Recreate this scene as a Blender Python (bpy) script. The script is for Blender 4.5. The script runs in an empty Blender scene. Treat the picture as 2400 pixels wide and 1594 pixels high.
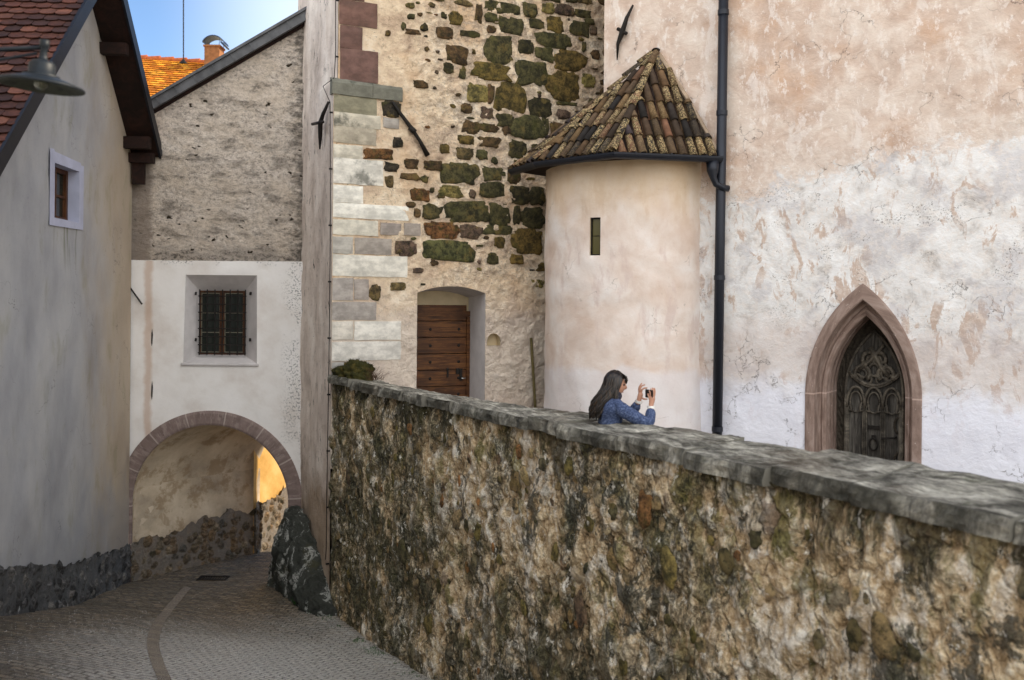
import bpy, bmesh, math, random
from mathutils import Vector, Matrix, noise, kdtree
from mathutils.geometry import delaunay_2d_cdt
R = random.Random(7)
PI = math.pi
scene = bpy.context.scene
COL = scene.collection

# ------------------------------------------------------------------ camera, light, exposure
H = 4.8                      # camera height above the low end of the lane
FPX, CX, CY = 2400*35/36, 1200.0, 703.0
ROLL = math.radians(0.5)
cam_d = bpy.data.cameras.new("camera"); cam = bpy.data.objects.new("camera", cam_d); COL.objects.link(cam)
cam.location = (0, 0, H); cam.rotation_euler = (math.radians(90), -ROLL, 0)
cam_d.lens = 35; cam_d.sensor_width = 36; cam_d.shift_y = -94/2400
cam_d.clip_start = 0.1; cam_d.clip_end = 3000
cam_d.dof.use_dof = True; cam_d.dof.focus_distance = 13.5; cam_d.dof.aperture_fstop = 1.6
scene.camera = cam
SUN = Vector((0.79, 0.13, 0.58)).normalized()
w = bpy.data.worlds.new("World"); scene.world = w; w.use_nodes = True
nt = w.node_tree; nt.nodes.clear()
sky = nt.nodes.new("ShaderNodeTexSky"); sky.sky_type = 'NISHITA'; sky.sun_disc = False
sky.sun_elevation = math.asin(SUN.z); sky.sun_rotation = math.atan2(SUN.x, SUN.y)
sky.air_density = 0.85; sky.dust_density = 0.0; sky.ozone_density = 3.5
bg = nt.nodes.new("ShaderNodeBackground"); bg.inputs[1].default_value = 0.15
wo = nt.nodes.new("ShaderNodeOutputWorld")
# unseen bright clouds added behind the viewer as fill light, the rest is clear
def wn(t): return nt.nodes.new(t)
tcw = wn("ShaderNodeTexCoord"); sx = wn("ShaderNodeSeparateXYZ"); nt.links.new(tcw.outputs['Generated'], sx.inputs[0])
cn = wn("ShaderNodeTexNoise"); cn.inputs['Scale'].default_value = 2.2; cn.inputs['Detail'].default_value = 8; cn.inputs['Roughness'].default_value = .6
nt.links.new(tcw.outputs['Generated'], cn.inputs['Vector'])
def wm(op, a, b):
    m = wn("ShaderNodeMath"); m.operation = op
    for i, v in enumerate((a, b)):
        if isinstance(v, bpy.types.NodeSocket): nt.links.new(v, m.inputs[i])
        else: m.inputs[i].default_value = v
    return m.outputs[0]
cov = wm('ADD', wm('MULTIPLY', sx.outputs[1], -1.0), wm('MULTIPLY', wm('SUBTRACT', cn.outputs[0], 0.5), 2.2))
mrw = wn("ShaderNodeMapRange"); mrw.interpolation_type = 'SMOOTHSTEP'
def wr(sock, a, b):
    m = wn("ShaderNodeMapRange"); m.interpolation_type = 'SMOOTHSTEP'; nt.links.new(sock, m.inputs[0]); m.inputs[1].default_value = a; m.inputs[2].default_value = b; return m.outputs[0]
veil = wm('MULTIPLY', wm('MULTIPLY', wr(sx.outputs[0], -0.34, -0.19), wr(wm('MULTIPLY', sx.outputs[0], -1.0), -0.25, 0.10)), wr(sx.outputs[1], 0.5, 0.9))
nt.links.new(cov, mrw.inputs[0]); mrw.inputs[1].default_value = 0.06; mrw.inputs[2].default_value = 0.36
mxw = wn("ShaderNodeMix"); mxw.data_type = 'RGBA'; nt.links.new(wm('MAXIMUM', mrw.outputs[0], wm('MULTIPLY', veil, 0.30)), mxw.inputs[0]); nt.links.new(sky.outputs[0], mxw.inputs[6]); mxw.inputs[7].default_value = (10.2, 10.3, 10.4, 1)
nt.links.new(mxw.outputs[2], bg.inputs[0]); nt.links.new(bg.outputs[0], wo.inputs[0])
sd = bpy.data.lights.new("sun", 'SUN'); sd.energy = 5.0; sd.angle = math.radians(0.5); sd.color = (1, 0.86, 0.66)
so = bpy.data.objects.new("sun", sd); COL.objects.link(so); so.location = (20, 20, 40)
so.rotation_euler = (-SUN).to_track_quat('-Z', 'Y').to_euler()
scene.view_settings.view_transform = 'Standard'; scene.view_settings.look = 'None'
scene.view_settings.exposure = 0.58; scene.view_settings.gamma = 1
try:
    scene.cycles.max_bounces = 8; scene.cycles.diffuse_bounces = 5; scene.cycles.use_denoising = True
except Exception: pass

# ------------------------------------------------------------------ projection of photo pixels onto real planes
def ray(px, py):
    dx, dy = px-CX, py-CY
    c, s = math.cos(ROLL), math.sin(ROLL)
    return (dx*c+dy*s)/FPX, -(-dx*s+dy*c)/FPX
def on_depth(px, py, Z):
    a, b = ray(px, py); return Vector((a*Z, Z, H+b*Z))
def on_plane(px, py, P0, d):             # vertical plane through P0 with direction d -> (s, rel z)
    a, b = ray(px, py)
    s = (P0[0]-a*P0[1])/(a*d[1]-d[0]); Z = P0[1]+s*d[1]
    return s, b*Z
def V(x, y, z): return Vector((x, y, H+z))

# ------------------------------------------------------------------ object helpers
def link(name, me, mat=None, parent=None, smooth=False):
    o = bpy.data.objects.new(name, me); COL.objects.link(o)
    if mat: me.materials.append(mat)
    if smooth:
        for p in me.polygons: p.use_smooth = True
    if parent is not None:
        o.parent = parent
        base = Vector((0, 0, 0)); q = parent
        while q is not None: base += q.location; q = q.parent
        o.location = -base
    return o
def split_objs(name, bm, mat, parent, smooth=False):
    """one object for each separate piece"""
    left = set(bm.faces)
    while left:
        st = [next(iter(left))]; isl = set(st)
        while st:
            f = st.pop()
            for e in f.edges:
                for g in e.link_faces:
                    if g not in isl: isl.add(g); st.append(g)
        left -= isl; vm = {}; nb = bmesh.new()
        for f in isl:
            for v in f.verts:
                if v not in vm: vm[v] = nb.verts.new(v.co)
            nb.faces.new([vm[v] for v in f.verts])
        bm_obj(name, nb, mat, parent, smooth)
    bm.free()
def bm_obj(name, bm, mat=None, parent=None, smooth=False):
    bmesh.ops.recalc_face_normals(bm, faces=bm.faces)
    me = bpy.data.meshes.new(name); bm.to_mesh(me); bm.free()
    return link(name, me, mat, parent, smooth)
def tag(o, label, cat, group=None, kind=None):
    if label: o["label"] = label
    if cat: o["category"] = cat
    if group: o["group"] = group
    if kind: o["kind"] = kind
    return o
def thing(name, loc, label, cat, group=None):
    o = bpy.data.objects.new(name, None); COL.objects.link(o); o.location = loc
    o.empty_display_size = 0.2
    return tag(o, label, cat, group)
def box(bm, c, size, rot=None):
    M = Matrix.Translation(Vector(c))
    if rot is not None: M = M @ rot
    r = bmesh.ops.create_cube(bm, size=1, matrix=M @ Matrix.Diagonal((size[0], size[1], size[2], 1)))
    return r['verts']
def basis(x, y, z):
    return Matrix((x, y, z)).transposed().to_4x4()
def quad(bm, pts): return bm.faces.new([bm.verts.new(p) for p in pts])
def prism(bm, lower, upper):
    a = [bm.verts.new(p) for p in lower]; b = [bm.verts.new(p) for p in upper]; n = len(a)
    for i in range(n): bm.faces.new((a[i], a[(i+1) % n], b[(i+1) % n], b[i]))
    bm.faces.new(a[::-1]); bm.faces.new(b)
def tube(bm, pts, rad, seg=8, closed=False, caps=True):
    pts = [Vector(p) for p in pts]; n = len(pts); rings = []
    if not isinstance(rad, (list, tuple)): rad = [rad]*n
    prev = None
    for i, p in enumerate(pts):
        a = pts[i-1] if (i > 0 or closed) else p; b = pts[(i+1) % n] if (i < n-1 or closed) else p
        t = (b-a).normalized()
        if prev is None:
            up = Vector((0, 0, 1)) if abs(t.z) < 0.9 else Vector((1, 0, 0))
            x = t.cross(up).normalized()
        else: x = (prev-t*prev.dot(t)).normalized()
        prev = x; y = t.cross(x)
        rings.append([bm.verts.new(p+(x*math.cos(2*PI*k/seg)+y*math.sin(2*PI*k/seg))*rad[i]) for k in range(seg)])
    m = n if closed else n-1
    for i in range(m):
        A, B = rings[i], rings[(i+1) % n]
        for k in range(seg): bm.faces.new((A[k], A[(k+1) % seg], B[(k+1) % seg], B[k]))
    if caps and not closed: bm.faces.new(rings[0][::-1]); bm.faces.new(rings[-1])
def lathe(bm, c, prof, seg=32, tilt=None):
    rings = []
    for r, z in prof:
        ring = []
        for k in range(seg):
            v = Vector((r*math.cos(2*PI*k/seg), r*math.sin(2*PI*k/seg), z))
            if tilt is not None: v = tilt @ v
            ring.append(bm.verts.new(Vector(c)+v))
        rings.append(ring)
    for A, B in zip(rings, rings[1:]):
        for k in range(seg): bm.faces.new((A[k], A[(k+1) % seg], B[(k+1) % seg], B[k]))
    return rings
def strip(bm, A, B, closed=False):
    a = [bm.verts.new(p) for p in A]; b = [bm.verts.new(p) for p in B]; n = len(a)
    for i in range(n if closed else n-1): bm.faces.new((a[i], a[(i+1) % n], b[(i+1) % n], b[i]))
def color_attr(me, cols):                 # one colour per polygon
    at = me.color_attributes.new("Col", 'FLOAT_COLOR', 'CORNER')
    k = 0
    for p, c in zip(me.polygons, cols):
        for _ in p.loop_indices: at.data[k].color = (c[0], c[1], c[2], c[3] if len(c) > 3 else 1); k += 1
def inside(p, poly):
    x, y = p; c = False; j = len(poly)-1
    for i in range(len(poly)):
        xi, yi = poly[i]; xj, yj = poly[j]
        if (yi > y) != (yj > y) and x < (xj-xi)*(y-yi)/(yj-yi)+xi: c = not c
        j = i
    return c
def densify(poly, sp):
    out = []
    for i in range(len(poly)):
        a, b = poly[i], poly[(i+1) % len(poly)]; L = math.hypot(b[0]-a[0], b[1]-a[1]); n = max(1, int(L/sp))
        for k in range(n): out.append((a[0]+(b[0]-a[0])*k/n, a[1]+(b[1]-a[1])*k/n))
    return out
def panel(name, outline, holes, fmap, sp, mat, parent=None, disp=None, smooth=True):
    """wall sheet with real openings; fmap(u, v, w) -> point, w = distance outwards"""
    O = densify(outline, sp); HS = [densify(h, min(sp, 0.06)) for h in holes]
    vs = []; es = []
    kd = kdtree.KDTree(sum(len(h) for h in HS)+len(O))
    def loop(L):
        s = len(vs)
        for p in L: kd.insert(Vector((p[0], p[1], 0)), len(vs)); vs.append(Vector(p))
        for i in range(len(L)): es.append((s+i, s+(i+1) % len(L)))
    loop(O)
    for h in HS: loop(h)
    kd.balance()
    u0 = min(p[0] for p in O); u1 = max(p[0] for p in O); v0 = min(p[1] for p in O); v1 = max(p[1] for p in O)
    j = 0; v = v0+sp*0.5
    while v < v1:
        u = u0+sp*(0.25 if j % 2 else 0.75)
        while u < u1:
            q = (u+R.uniform(-.12, .12)*sp, v+R.uniform(-.12, .12)*sp)
            if kd.find(Vector((q[0], q[1], 0)))[2] > sp*0.45 and inside(q, outline) and not any(inside(q, h) for h in holes):
                vs.append(Vector(q))
            u += sp
        v += sp*0.87; j += 1
    rv, re, rf, *_ = delaunay_2d_cdt(vs, es, [], 0, 1e-6)
    bm = bmesh.new(); uvl = bm.loops.layers.uv.new("UVMap"); out = []
    for p in rv:
        q = (p.x, p.y); wv = 0
        if disp:
            d = kd.find(Vector((p.x, p.y, 0)))[2]; wv = disp(*q)*min(1, d/0.08)
        out.append(bm.verts.new(fmap(q[0], q[1], wv)))
    for f in rf:
        c = (sum(rv[i].x for i in f)/3, sum(rv[i].y for i in f)/3)
        if not inside(c, outline) or any(inside(c, h) for h in holes): continue
        try: fc = bm.faces.new([out[i] for i in f])
        except ValueError: continue
        for l, i in zip(fc.loops, f): l[uvl].uv = (rv[i].x, rv[i].y)
    loose = [v_ for v_ in bm.verts if not v_.link_faces]
    bmesh.ops.delete(bm, geom=loose, context='VERTS')
    # orient outwards
    f0 = bm.faces[:]; o = fmap(0, 0, 0); nn = fmap(0, 0, 1)-o
    me = bpy.data.meshes.new(name)
    bm.normal_update()
    if name != 'curved':
        for f in f0:
            c = f.loops[0][uvl].uv; nn = fmap(c.x, c.y, 1)-fmap(c.x, c.y, 0)
            if f.normal.dot(nn) < 0: f.normal_flip()
    bm.to_mesh(me); bm.free()
    return link(name, me, mat, parent, smooth)
def fnoise(x, y, z=0.0, o=4): return noise.fractal((x, y, z), 0.9, 2.0, o)
def smooth01(x): x = max(0, min(1, x)); return x*x*(3-2*x)
def arc_pts(cx, cy, r, a0, a1, n): return [(cx+r*math.cos(math.radians(a0+(a1-a0)*i/n)), cy+r*math.sin(math.radians(a0+(a1-a0)*i/n))) for i in range(n+1)]

# ------------------------------------------------------------------ material helpers
def C(h):
    v = [int(h[i:i+2], 16)/255 for i in (0, 2, 4)]
    return tuple((x/12.92 if x <= 0.04045 else ((x+0.055)/1.055)**2.4) for x in v)+(1,)
class Mat:
    def __init__(s, name, coord='UV', disp=False):
        s.m = bpy.data.materials.new(name); s.m.use_nodes = True; s.t = s.m.node_tree; s.t.nodes.clear()
        tc = s.n('ShaderNodeTexCoord'); s.uv = tc.outputs['UV']; s.ob = tc.outputs['Object']
        s.v = s.uv if coord == 'UV' else s.ob
        if disp: s.m.displacement_method = 'BOTH'
    def n(s, t): return s.t.nodes.new(t)
    def put(s, sock, val):
        if val is None: return
        if isinstance(val, bpy.types.NodeSocket): s.t.links.new(val, sock)
        else:
            if isinstance(val, (int, float)) and sock.type in ('RGBA',): val = (val, val, val, 1)
            sock.default_value = val
    def scl(s, vec, sc, loc=(0, 0, 0), rot=(0, 0, 0)):
        m = s.n('ShaderNodeMapping'); s.put(m.inputs['Vector'], vec or s.v)
        m.inputs['Scale'].default_value = sc; m.inputs['Location'].default_value = loc; m.inputs['Rotation'].default_value = rot
        return m.outputs[0]
    def noise(s, sc, det=6, ro=0.6, vec=None, dist=0, color=False):
        m = s.n('ShaderNodeTexNoise'); s.put(m.inputs['Vector'], vec or s.v)
        m.inputs['Scale'].default_value = sc; m.inputs['Detail'].default_value = det
        m.inputs['Roughness'].default_value = ro; m.inputs['Distortion'].default_value = dist
        return m.outputs['Color' if color else 'Fac']
    def vor(s, sc, feat='F1', out='Distance', vec=None, rnd=1.0):
        m = s.n('ShaderNodeTexVoronoi'); m.feature = feat; s.put(m.inputs['Vector'], vec or s.v)
        m.inputs['Scale'].default_value = sc; m.inputs['Randomness'].default_value = rnd
        return m.outputs[out]
    def warp(s, amt, sc, vec=None):
        n_ = s.noise(sc, 4, 0.6, vec, color=True)
        a = s.vm('SUBTRACT', n_, (0.5, 0.5, 0.5)); b = s.vm('SCALE', a, sc=amt)
        return s.vm('ADD', vec or s.v, b)
    def vm(s, op, a, b=None, sc=None):
        m = s.n('ShaderNodeVectorMath'); m.operation = op; s.put(m.inputs[0], a)
        if b is not None: s.put(m.inputs[1], b)
        if sc is not None: m.inputs['Scale'].default_value = sc
        return m.outputs[0]
    def math(s, op, a, b=None, clamp=False):
        m = s.n('ShaderNodeMath'); m.operation = op; m.use_clamp = clamp; s.put(m.inputs[0], a)
        if b is not None: s.put(m.inputs[1], b)
        return m.outputs[0]
    def mr(s, f, a, b, c=0.0, d=1.0, smooth=True):
        m = s.n('ShaderNodeMapRange'); m.interpolation_type = 'SMOOTHSTEP' if smooth else 'LINEAR'
        s.put(m.inputs[0], f)
        for i, x in enumerate((a, b, c, d)): m.inputs[1+i].default_value = x
        return m.outputs[0]
    def mix(s, f, a, b, mode='MIX'):
        m = s.n('ShaderNodeMix'); m.data_type = 'RGBA'; m.blend_type = mode
        s.put(m.inputs[0], f); s.put(m.inputs[6], a); s.put(m.inputs[7], b); return m.outputs[2]
    def ramp(s, f, stops, const=False):
        m = s.n('ShaderNodeValToRGB'); s.put(m.inputs[0], f); r = m.color_ramp
        if const: r.interpolation = 'CONSTANT'
        while len(r.elements) < len(stops): r.elements.new(0.5)
        for e, (p, c) in zip(r.elements, stops): e.position = p; e.color = c
        return m.outputs[0]
    def xyz(s, vec=None):
        m = s.n('ShaderNodeSeparateXYZ'); s.put(m.inputs[0], vec or s.v); return m.outputs
    def attr(s, nm='Col'):
        m = s.n('ShaderNodeAttribute'); m.attribute_name = nm; return m.outputs
    def end(s, col, rough=0.9, bump=None, bs=0.5, bd=0.02, disp=None, ds=0.03, metal=0, spec=0.3, emit=None):
        p = s.n('ShaderNodeBsdfPrincipled'); o = s.n('ShaderNodeOutputMaterial')
        s.put(p.inputs['Base Color'], col); s.put(p.inputs['Roughness'], rough); p.inputs['Metallic'].default_value = metal
        p.inputs['Specular IOR Level'].default_value = spec
        if bump is not None:
            b = s.n('ShaderNodeBump'); b.inputs['Strength'].default_value = bs; b.inputs['Distance'].default_value = bd
            s.put(b.inputs['Height'], bump); s.t.links.new(b.outputs[0], p.inputs['Normal'])
        if disp is not None:
            d = s.n('ShaderNodeDisplacement'); d.inputs['Scale'].default_value = ds; d.inputs['Midlevel'].default_value = 0.5
            s.put(d.inputs['Height'], disp); s.t.links.new(d.outputs[0], o.inputs['Displacement'])
        s.t.links.new(p.outputs[0], o.inputs['Surface']); return s.m

def simple(name, c, rough=0.7, metal=0, var=0.25, sc=12, bs=0.3, bd=0.004, spec=0.3, coord='OB'):
    m = Mat(name, coord); n1 = m.noise(sc, 6); n2 = m.noise(sc*0.2, 3)
    k = m.mix(m.mr(n1, .3, .7), tuple(x*(1-var) for x in c[:3])+(1,), tuple(min(1, x*(1+var)) for x in c[:3])+(1,))
    k = m.mix(m.math('MULTIPLY', m.mr(n2, .45, .7), .35), k, tuple(x*.6 for x in c[:3])+(1,))
    return m.end(k, rough, bump=m.noise(sc*3, 6), bs=bs, bd=bd, metal=metal, spec=spec)

def blob(m, u0, v0, ru, rv, nz, amp=0.6, soft=0.35):      # irregular patch mask round (u0, v0) in metres, v relative to the camera height
    x = m.xyz()
    du = m.math('DIVIDE', m.math('SUBTRACT', x[0], u0), ru); dv = m.math('DIVIDE', m.math('SUBTRACT', x[1], v0), rv)
    d = m.math('SQRT', m.math('ADD', m.math('MULTIPLY', du, du), m.math('MULTIPLY', dv, dv)))
    d = m.math('ADD', d, m.math('MULTIPLY', m.math('SUBTRACT', nz, 0.5), amp*2.5))
    return m.mr(d, 1.0-soft*.5, 1.0+soft*.5, 1, 0)

def mat_church():
    m = Mat('church_plaster'); x = m.xyz(); wp = m.warp(0.5, 0.9)
    big = m.noise(0.8, 6, .6); mid = m.noise(2.6, 8, .65, dist=.4); fine = m.noise(11, 8, .7); vs = m.noise(3.2, 8, .7, m.scl(None, (1, .45, 1)), dist=.5)
    peach = m.ramp(m.mr(mid, .3, .72, smooth=False), [(0, C('b8a090')), (.45, C('cbb5a5')), (1, C('e6dace'))])
    peach = m.mix(m.math('MULTIPLY', m.mr(big, .5, .68), .7), peach, C('c29b7c'))
    # greyer towards the far right
    peach = m.mix(m.math('MULTIPLY', m.mr(x[0], 0.6, 4.0), .45), peach, C('a89a90'))
    peach = m.mix(m.math('MULTIPLY', m.mr(vs, .55, .60), .55), peach, C('e6ddd6'))
    f2 = m.noise(8, 9, .78, m.scl(None, (1, .55, 1), (1, 8, 0))); peach = m.mix(m.math('MULTIPLY', m.mr(f2, .55, .59), .6), peach, C('eae2dc')); peach = m.mix(m.math('MULTIPLY', m.mr(big, .52, .40), .45), peach, C('ded2c6'))
    white = m.ramp(m.mr(mid, .32, .7, smooth=False), [(0, C('b4aca5')), (.35, C('dedbd8')), (1, C('f2f1f0'))])
    ph = m.math('MULTIPLY', m.mr(vs, .54, .58), m.mr(big, .42, .52))
    white = m.mix(m.math('MULTIPLY', ph, .8), white, C('bba08c'))
    g2 = m.noise(1.4, 6, .6, m.scl(None, (1, 1, 1), (7, 3, 0)))
    white = m.mix(m.math('MULTIPLY', m.mr(g2, .50, .60), .45), white, C('b1abae'))
    # the upper edge of the whitewashed area climbs to the right
    line = m.math('ADD', m.math('MULTIPLY', x[0], 0.155), 1.92)
    e = m.math('SUBTRACT', x[1], line)
    e = m.math('ADD', e, m.math('MULTIPLY', m.math('SUBTRACT', m.noise(1.1, 9, .62), .5), 1.1))
    fl = m.noise(9, 8, .75); k = m.mix(m.mr(m.math('ADD', e, m.math('MULTIPLY', m.math('SUBTRACT', fl, .5), 1.1)), -.10, .14), white, peach)
    hz_ = m.math('MULTIPLY', m.mr(e, .9, .0), m.mr(fl, .50, .56)); k = m.mix(m.math('MULTIPLY', hz_, .45), k, C('e2d8cf'))
    # lower damp zone: pinkish then pure white
    lo = m.math('ADD', x[1], m.math('MULTIPLY', m.math('SUBTRACT', m.noise(.9, 8, .6), .5), 1.3))
    pk = m.math('MULTIPLY', m.mr(lo, -1.35, -1.0), m.mr(lo, -.55, -.1, 1, 0))
    k = m.mix(m.math('MULTIPLY', pk, .4), k, C('c4b0a6'))
    k = m.mix(m.math('MULTIPLY', m.mr(lo, -1.0, -1.4, 0, 1), .8), k, C('eaebf6'))
    # mould speckle and hairline cracks in the middle band
    sp = m.math('MULTIPLY', m.mr(m.noise(38, 4, .7), .55, .62), m.mr(m.noise(1.7, 5, .6, m.scl(None, (1, 1.6, 1), (3, 9, 0))), .53, .62))
    band = m.math('MULTIPLY', m.mr(x[1], -.6, .1), m.mr(x[1], 1.3, 2.0, 1, 0))
    k = m.mix(m.math('MULTIPLY', m.math('MULTIPLY', sp, band), .85), k, C('5c554e'))
    cr = m.vor(1.35, 'DISTANCE_TO_EDGE', vec=m.warp(0.5, 4))
    crm = m.math('MULTIPLY', m.mr(cr, 0.002, .007, 1, 0), m.mr(m.noise(1.1, 3, vec=m.scl(None, (1, 1, 1), (20, 5, 0))), .5, .6))
    k = m.mix(m.math('MULTIPLY', crm, .6), k, C('6a615a'))
    hb = m.math('ADD', m.math('MULTIPLY', fine, .5), mid)
    hb = m.math('SUBTRACT', hb, m.math('MULTIPLY', m.mr(e, -.02, .03), .25)); hb = m.math('SUBTRACT', hb, m.math('MULTIPLY', crm, .4))
    return m.end(k, .93, bump=hb, bs=.8, bd=.03)
def mat_turret():
    m = Mat('turret_plaster'); x = m.xyz()
    mid = m.noise(1.5, 7, .6, dist=.3); v = m.noise(2.2, 7, .65, m.scl(None, (1.6, .5, 1)))
    k = m.ramp(m.mr(mid, .3, .7, smooth=False), [(0, C('cdb5a4')), (.5, C('ddcec3')), (1, C('e9e2dd'))])
    k = m.mix(m.math('MULTIPLY', m.mr(v, .52, .64), .6), k, C('ccb7ae'))
    k = m.mix(m.math('MULTIPLY', m.mr(m.math('ADD', x[1], m.math('MULTIPLY', m.math('SUBTRACT', v, .5), 1.6)), .9, 2.0), .6), k, C('d3b68a'))           # ochre wash left under the eaves
    lo = m.math('ADD', x[1], m.math('MULTIPLY', m.math('SUBTRACT', m.noise(1.1, 6, .6), .5), .8))
    k = m.mix(m.math('MULTIPLY', m.mr(lo, -.95, -1.1), .5), k, C('e2e0e4'))
    k = m.mix(m.math('MULTIPLY', m.mr(m.noise(30, 4, .7), .63, .7), .35), k, C('8f7c6b'))
    cr = m.vor(1.1, 'DISTANCE_TO_EDGE', vec=m.warp(0.5, 3)); crm = m.math('MULTIPLY', m.mr(cr, .003, .008, 1, 0), m.mr(m.noise(1.3, 3), .52, .6))
    k = m.mix(m.math('MULTIPLY', crm, .4), k, C('7a6a5c'))
    return m.end(k, .92, bump=m.math('ADD', m.noise(7, 8, .65), m.math('MULTIPLY', mid, 1.5)), bs=.45, bd=.018)
def mat_tower():
    m = Mat('tower_render', disp=True); x = m.xyz()
    a = m.noise(1.5, 8, .68, dist=.5); b = m.noise(7, 9, .72); c = m.noise(28, 8, .75)
    k = m.ramp(m.mr(m.math('ADD', m.math('MULTIPLY', a, .6), m.math('MULTIPLY', b, .4)), .34, .66, smooth=False),
               [(0, C('9c8571')), (.28, C('cdb49a')), (.55, C('e6d0b2')), (1, C('f6ead8'))])
    k = m.mix(m.math('MULTIPLY', m.mr(m.noise(.9, 5, .6, m.scl(None, (1, 1, 1), (4, 1, 0))), .48, .62), .5), k, C('d2ad85'))
    gr = m.math('MULTIPLY', m.mr(c, .54, .62), m.mr(m.noise(1.3, 6, .65, m.scl(None, (1, 1, 1), (11, 2, 0))), .46, .6))
    k = m.mix(m.math('MULTIPLY', gr, .7), k, C('5a5048'))
    k = m.mix(m.math('MULTIPLY', m.mr(c, .60, .66), .6), k, C('6b5c4e'))
    zone = m.math('MULTIPLY', m.mr(x[0], 1.0, 2.2), m.mr(x[1], -.3, .8)); g4 = m.noise(5, 9, .78, m.scl(None, (1, 1.2, 1), (8, 8, 0)), .4)
    k = m.mix(m.math('MULTIPLY', m.math('MULTIPLY', zone, m.mr(g4, .46, .54)), .6), k, m.mix(m.mr(c, .42, .58), C('6d6257'), C('b9a99a')))
    k = m.mix(m.math('MULTIPLY', m.mr(g4, .56, .62), .5), k, C('8a7561'))
    k = m.mix(m.math('MULTIPLY', m.mr(c, .40, .34), .5), k, C('efe6da'))
    lo = m.math('ADD', x[1], m.math('MULTIPLY', m.math('SUBTRACT', a, .5), 1.2))
    k = m.mix(m.math('MULTIPLY', m.mr(lo, .3, -.5), .6), k, C('cbc1b9'))
    d5 = m.noise(5, 8, .72, m.scl(None, (1, 1, 1), (2, 2, 0)), .4)
    dm_ = m.mr(x[0], .5, 1.6, .12, 1)
    hh_ = m.math('MULTIPLY', m.math('SUBTRACT', m.math('ADD', m.math('MULTIPLY', m.noise(5, 3, .55, m.scl(None, (1, 1, 1), (2, 2, 0)), .4), 1.6), m.math('MULTIPLY', m.noise(13, 2, .5), .5)), 1.05), dm_)
    return m.end(k, .95, bump=m.math('ADD', m.math('MULTIPLY', c, .8), b), bs=.9, bd=.025, disp=m.math('ADD', hh_, .5), ds=.05)
def mat_stone():
    m = Mat('exposed_stone', 'OB'); at = [m.mix(.22, m.attr()[0], C('554c3e'))]
    n1 = m.noise(9, 9, .72); n2 = m.noise(36, 8, .75)
    k = m.mix(m.mr(n1, .38, .62), m.mix(1, at[0], .38, 'MULTIPLY'), m.mix(1, at[0], (1.7, 1.55, 1.25, 1), 'MULTIPLY'))
    k = m.mix(m.math('MULTIPLY', m.mr(m.noise(15, 8, .75, m.scl(None, (1, 1, 1), (8, 1, 3))), .52, .6), .7), k, C('2b2a16'))
    k = m.mix(m.math('MULTIPLY', m.mr(m.noise(5, 6, .7, m.scl(None, (1, 1, 1), (2, 9, 3))), .55, .64), .5), k, C('7d6a3a'))
    k = m.mix(m.math('MULTIPLY', m.mr(m.noise(4, 6, .65, m.scl(None, (1, 1, 1), (5, 5, 5))), .55, .66), .45), k, C('4a4a1e'))
    k = m.mix(m.math('MULTIPLY', m.mr(n2, .62, .7), .5), k, C('9c8f78'))
    k = m.mix(m.math('MULTIPLY', m.mr(n2, .42, .34), .7), k, C('16130c'))
    return m.end(k, .9, bump=m.math('ADD', n1, m.math('MULTIPLY', n2, .5)), bs=.9, bd=.03)
def mat_ashlar():
    m = Mat('cut_stone', 'OB'); at = m.attr(); v = m.scl(None, (1, 1, 1.6))
    n1 = m.noise(5, 8, .68, v); n2 = m.noise(40, 6, .7, v); n3 = m.noise(1.8, 6, .65)
    k = m.mix(m.mr(n1, .35, .68), m.mix(1, at[0], .74, 'MULTIPLY'), m.mix(1, at[0], 1.15, 'MULTIPLY'))
    st = m.math('MULTIPLY', m.mr(n3, .52, .64), at[3]); k = m.mix(m.math('MULTIPLY', st, .8), k, C('3d4038'))
    k = m.mix(m.math('MULTIPLY', m.mr(n2, .62, .68), .35), k, C('6f675c'))
    return m.end(k, .88, bump=m.math('ADD', n1, m.math('MULTIPLY', n2, .6)), bs=.5, bd=.012)
def mat_flank():
    m = Mat('tower_side_render'); x = m.xyz(); v = m.scl(None, (1.5, .6, 1))
    a = m.noise(1.6, 8, .65, v, .3); b = m.noise(9, 8, .7); c = m.noise(4.5, 8, .7, m.scl(None, (2.5, .6, 1)))
    k = m.ramp(m.mr(a, .3, .7, smooth=False), [(0, C('b0a196')), (.5, C('d8cabe')), (1, C('efe5da'))])
    k = m.mix(m.math('MULTIPLY', m.mr(c, .60, .64), .9), k, C('3f3833'))
    k = m.mix(m.math('MULTIPLY', m.mr(b, .58, .66), .4), k, C('5d534c'))
    lo = m.math('ADD', x[1], m.math('MULTIPLY', m.math('SUBTRACT', m.noise(2, 6), .5), 2.2))
    k = m.mix(m.math('MULTIPLY', m.mr(lo, -2.4, -3.4), .65), k, C('8d7353'))
    return m.end(k, .94, bump=m.math('ADD', m.noise(26, 7, .7), b), bs=.6, bd=.02)
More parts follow.
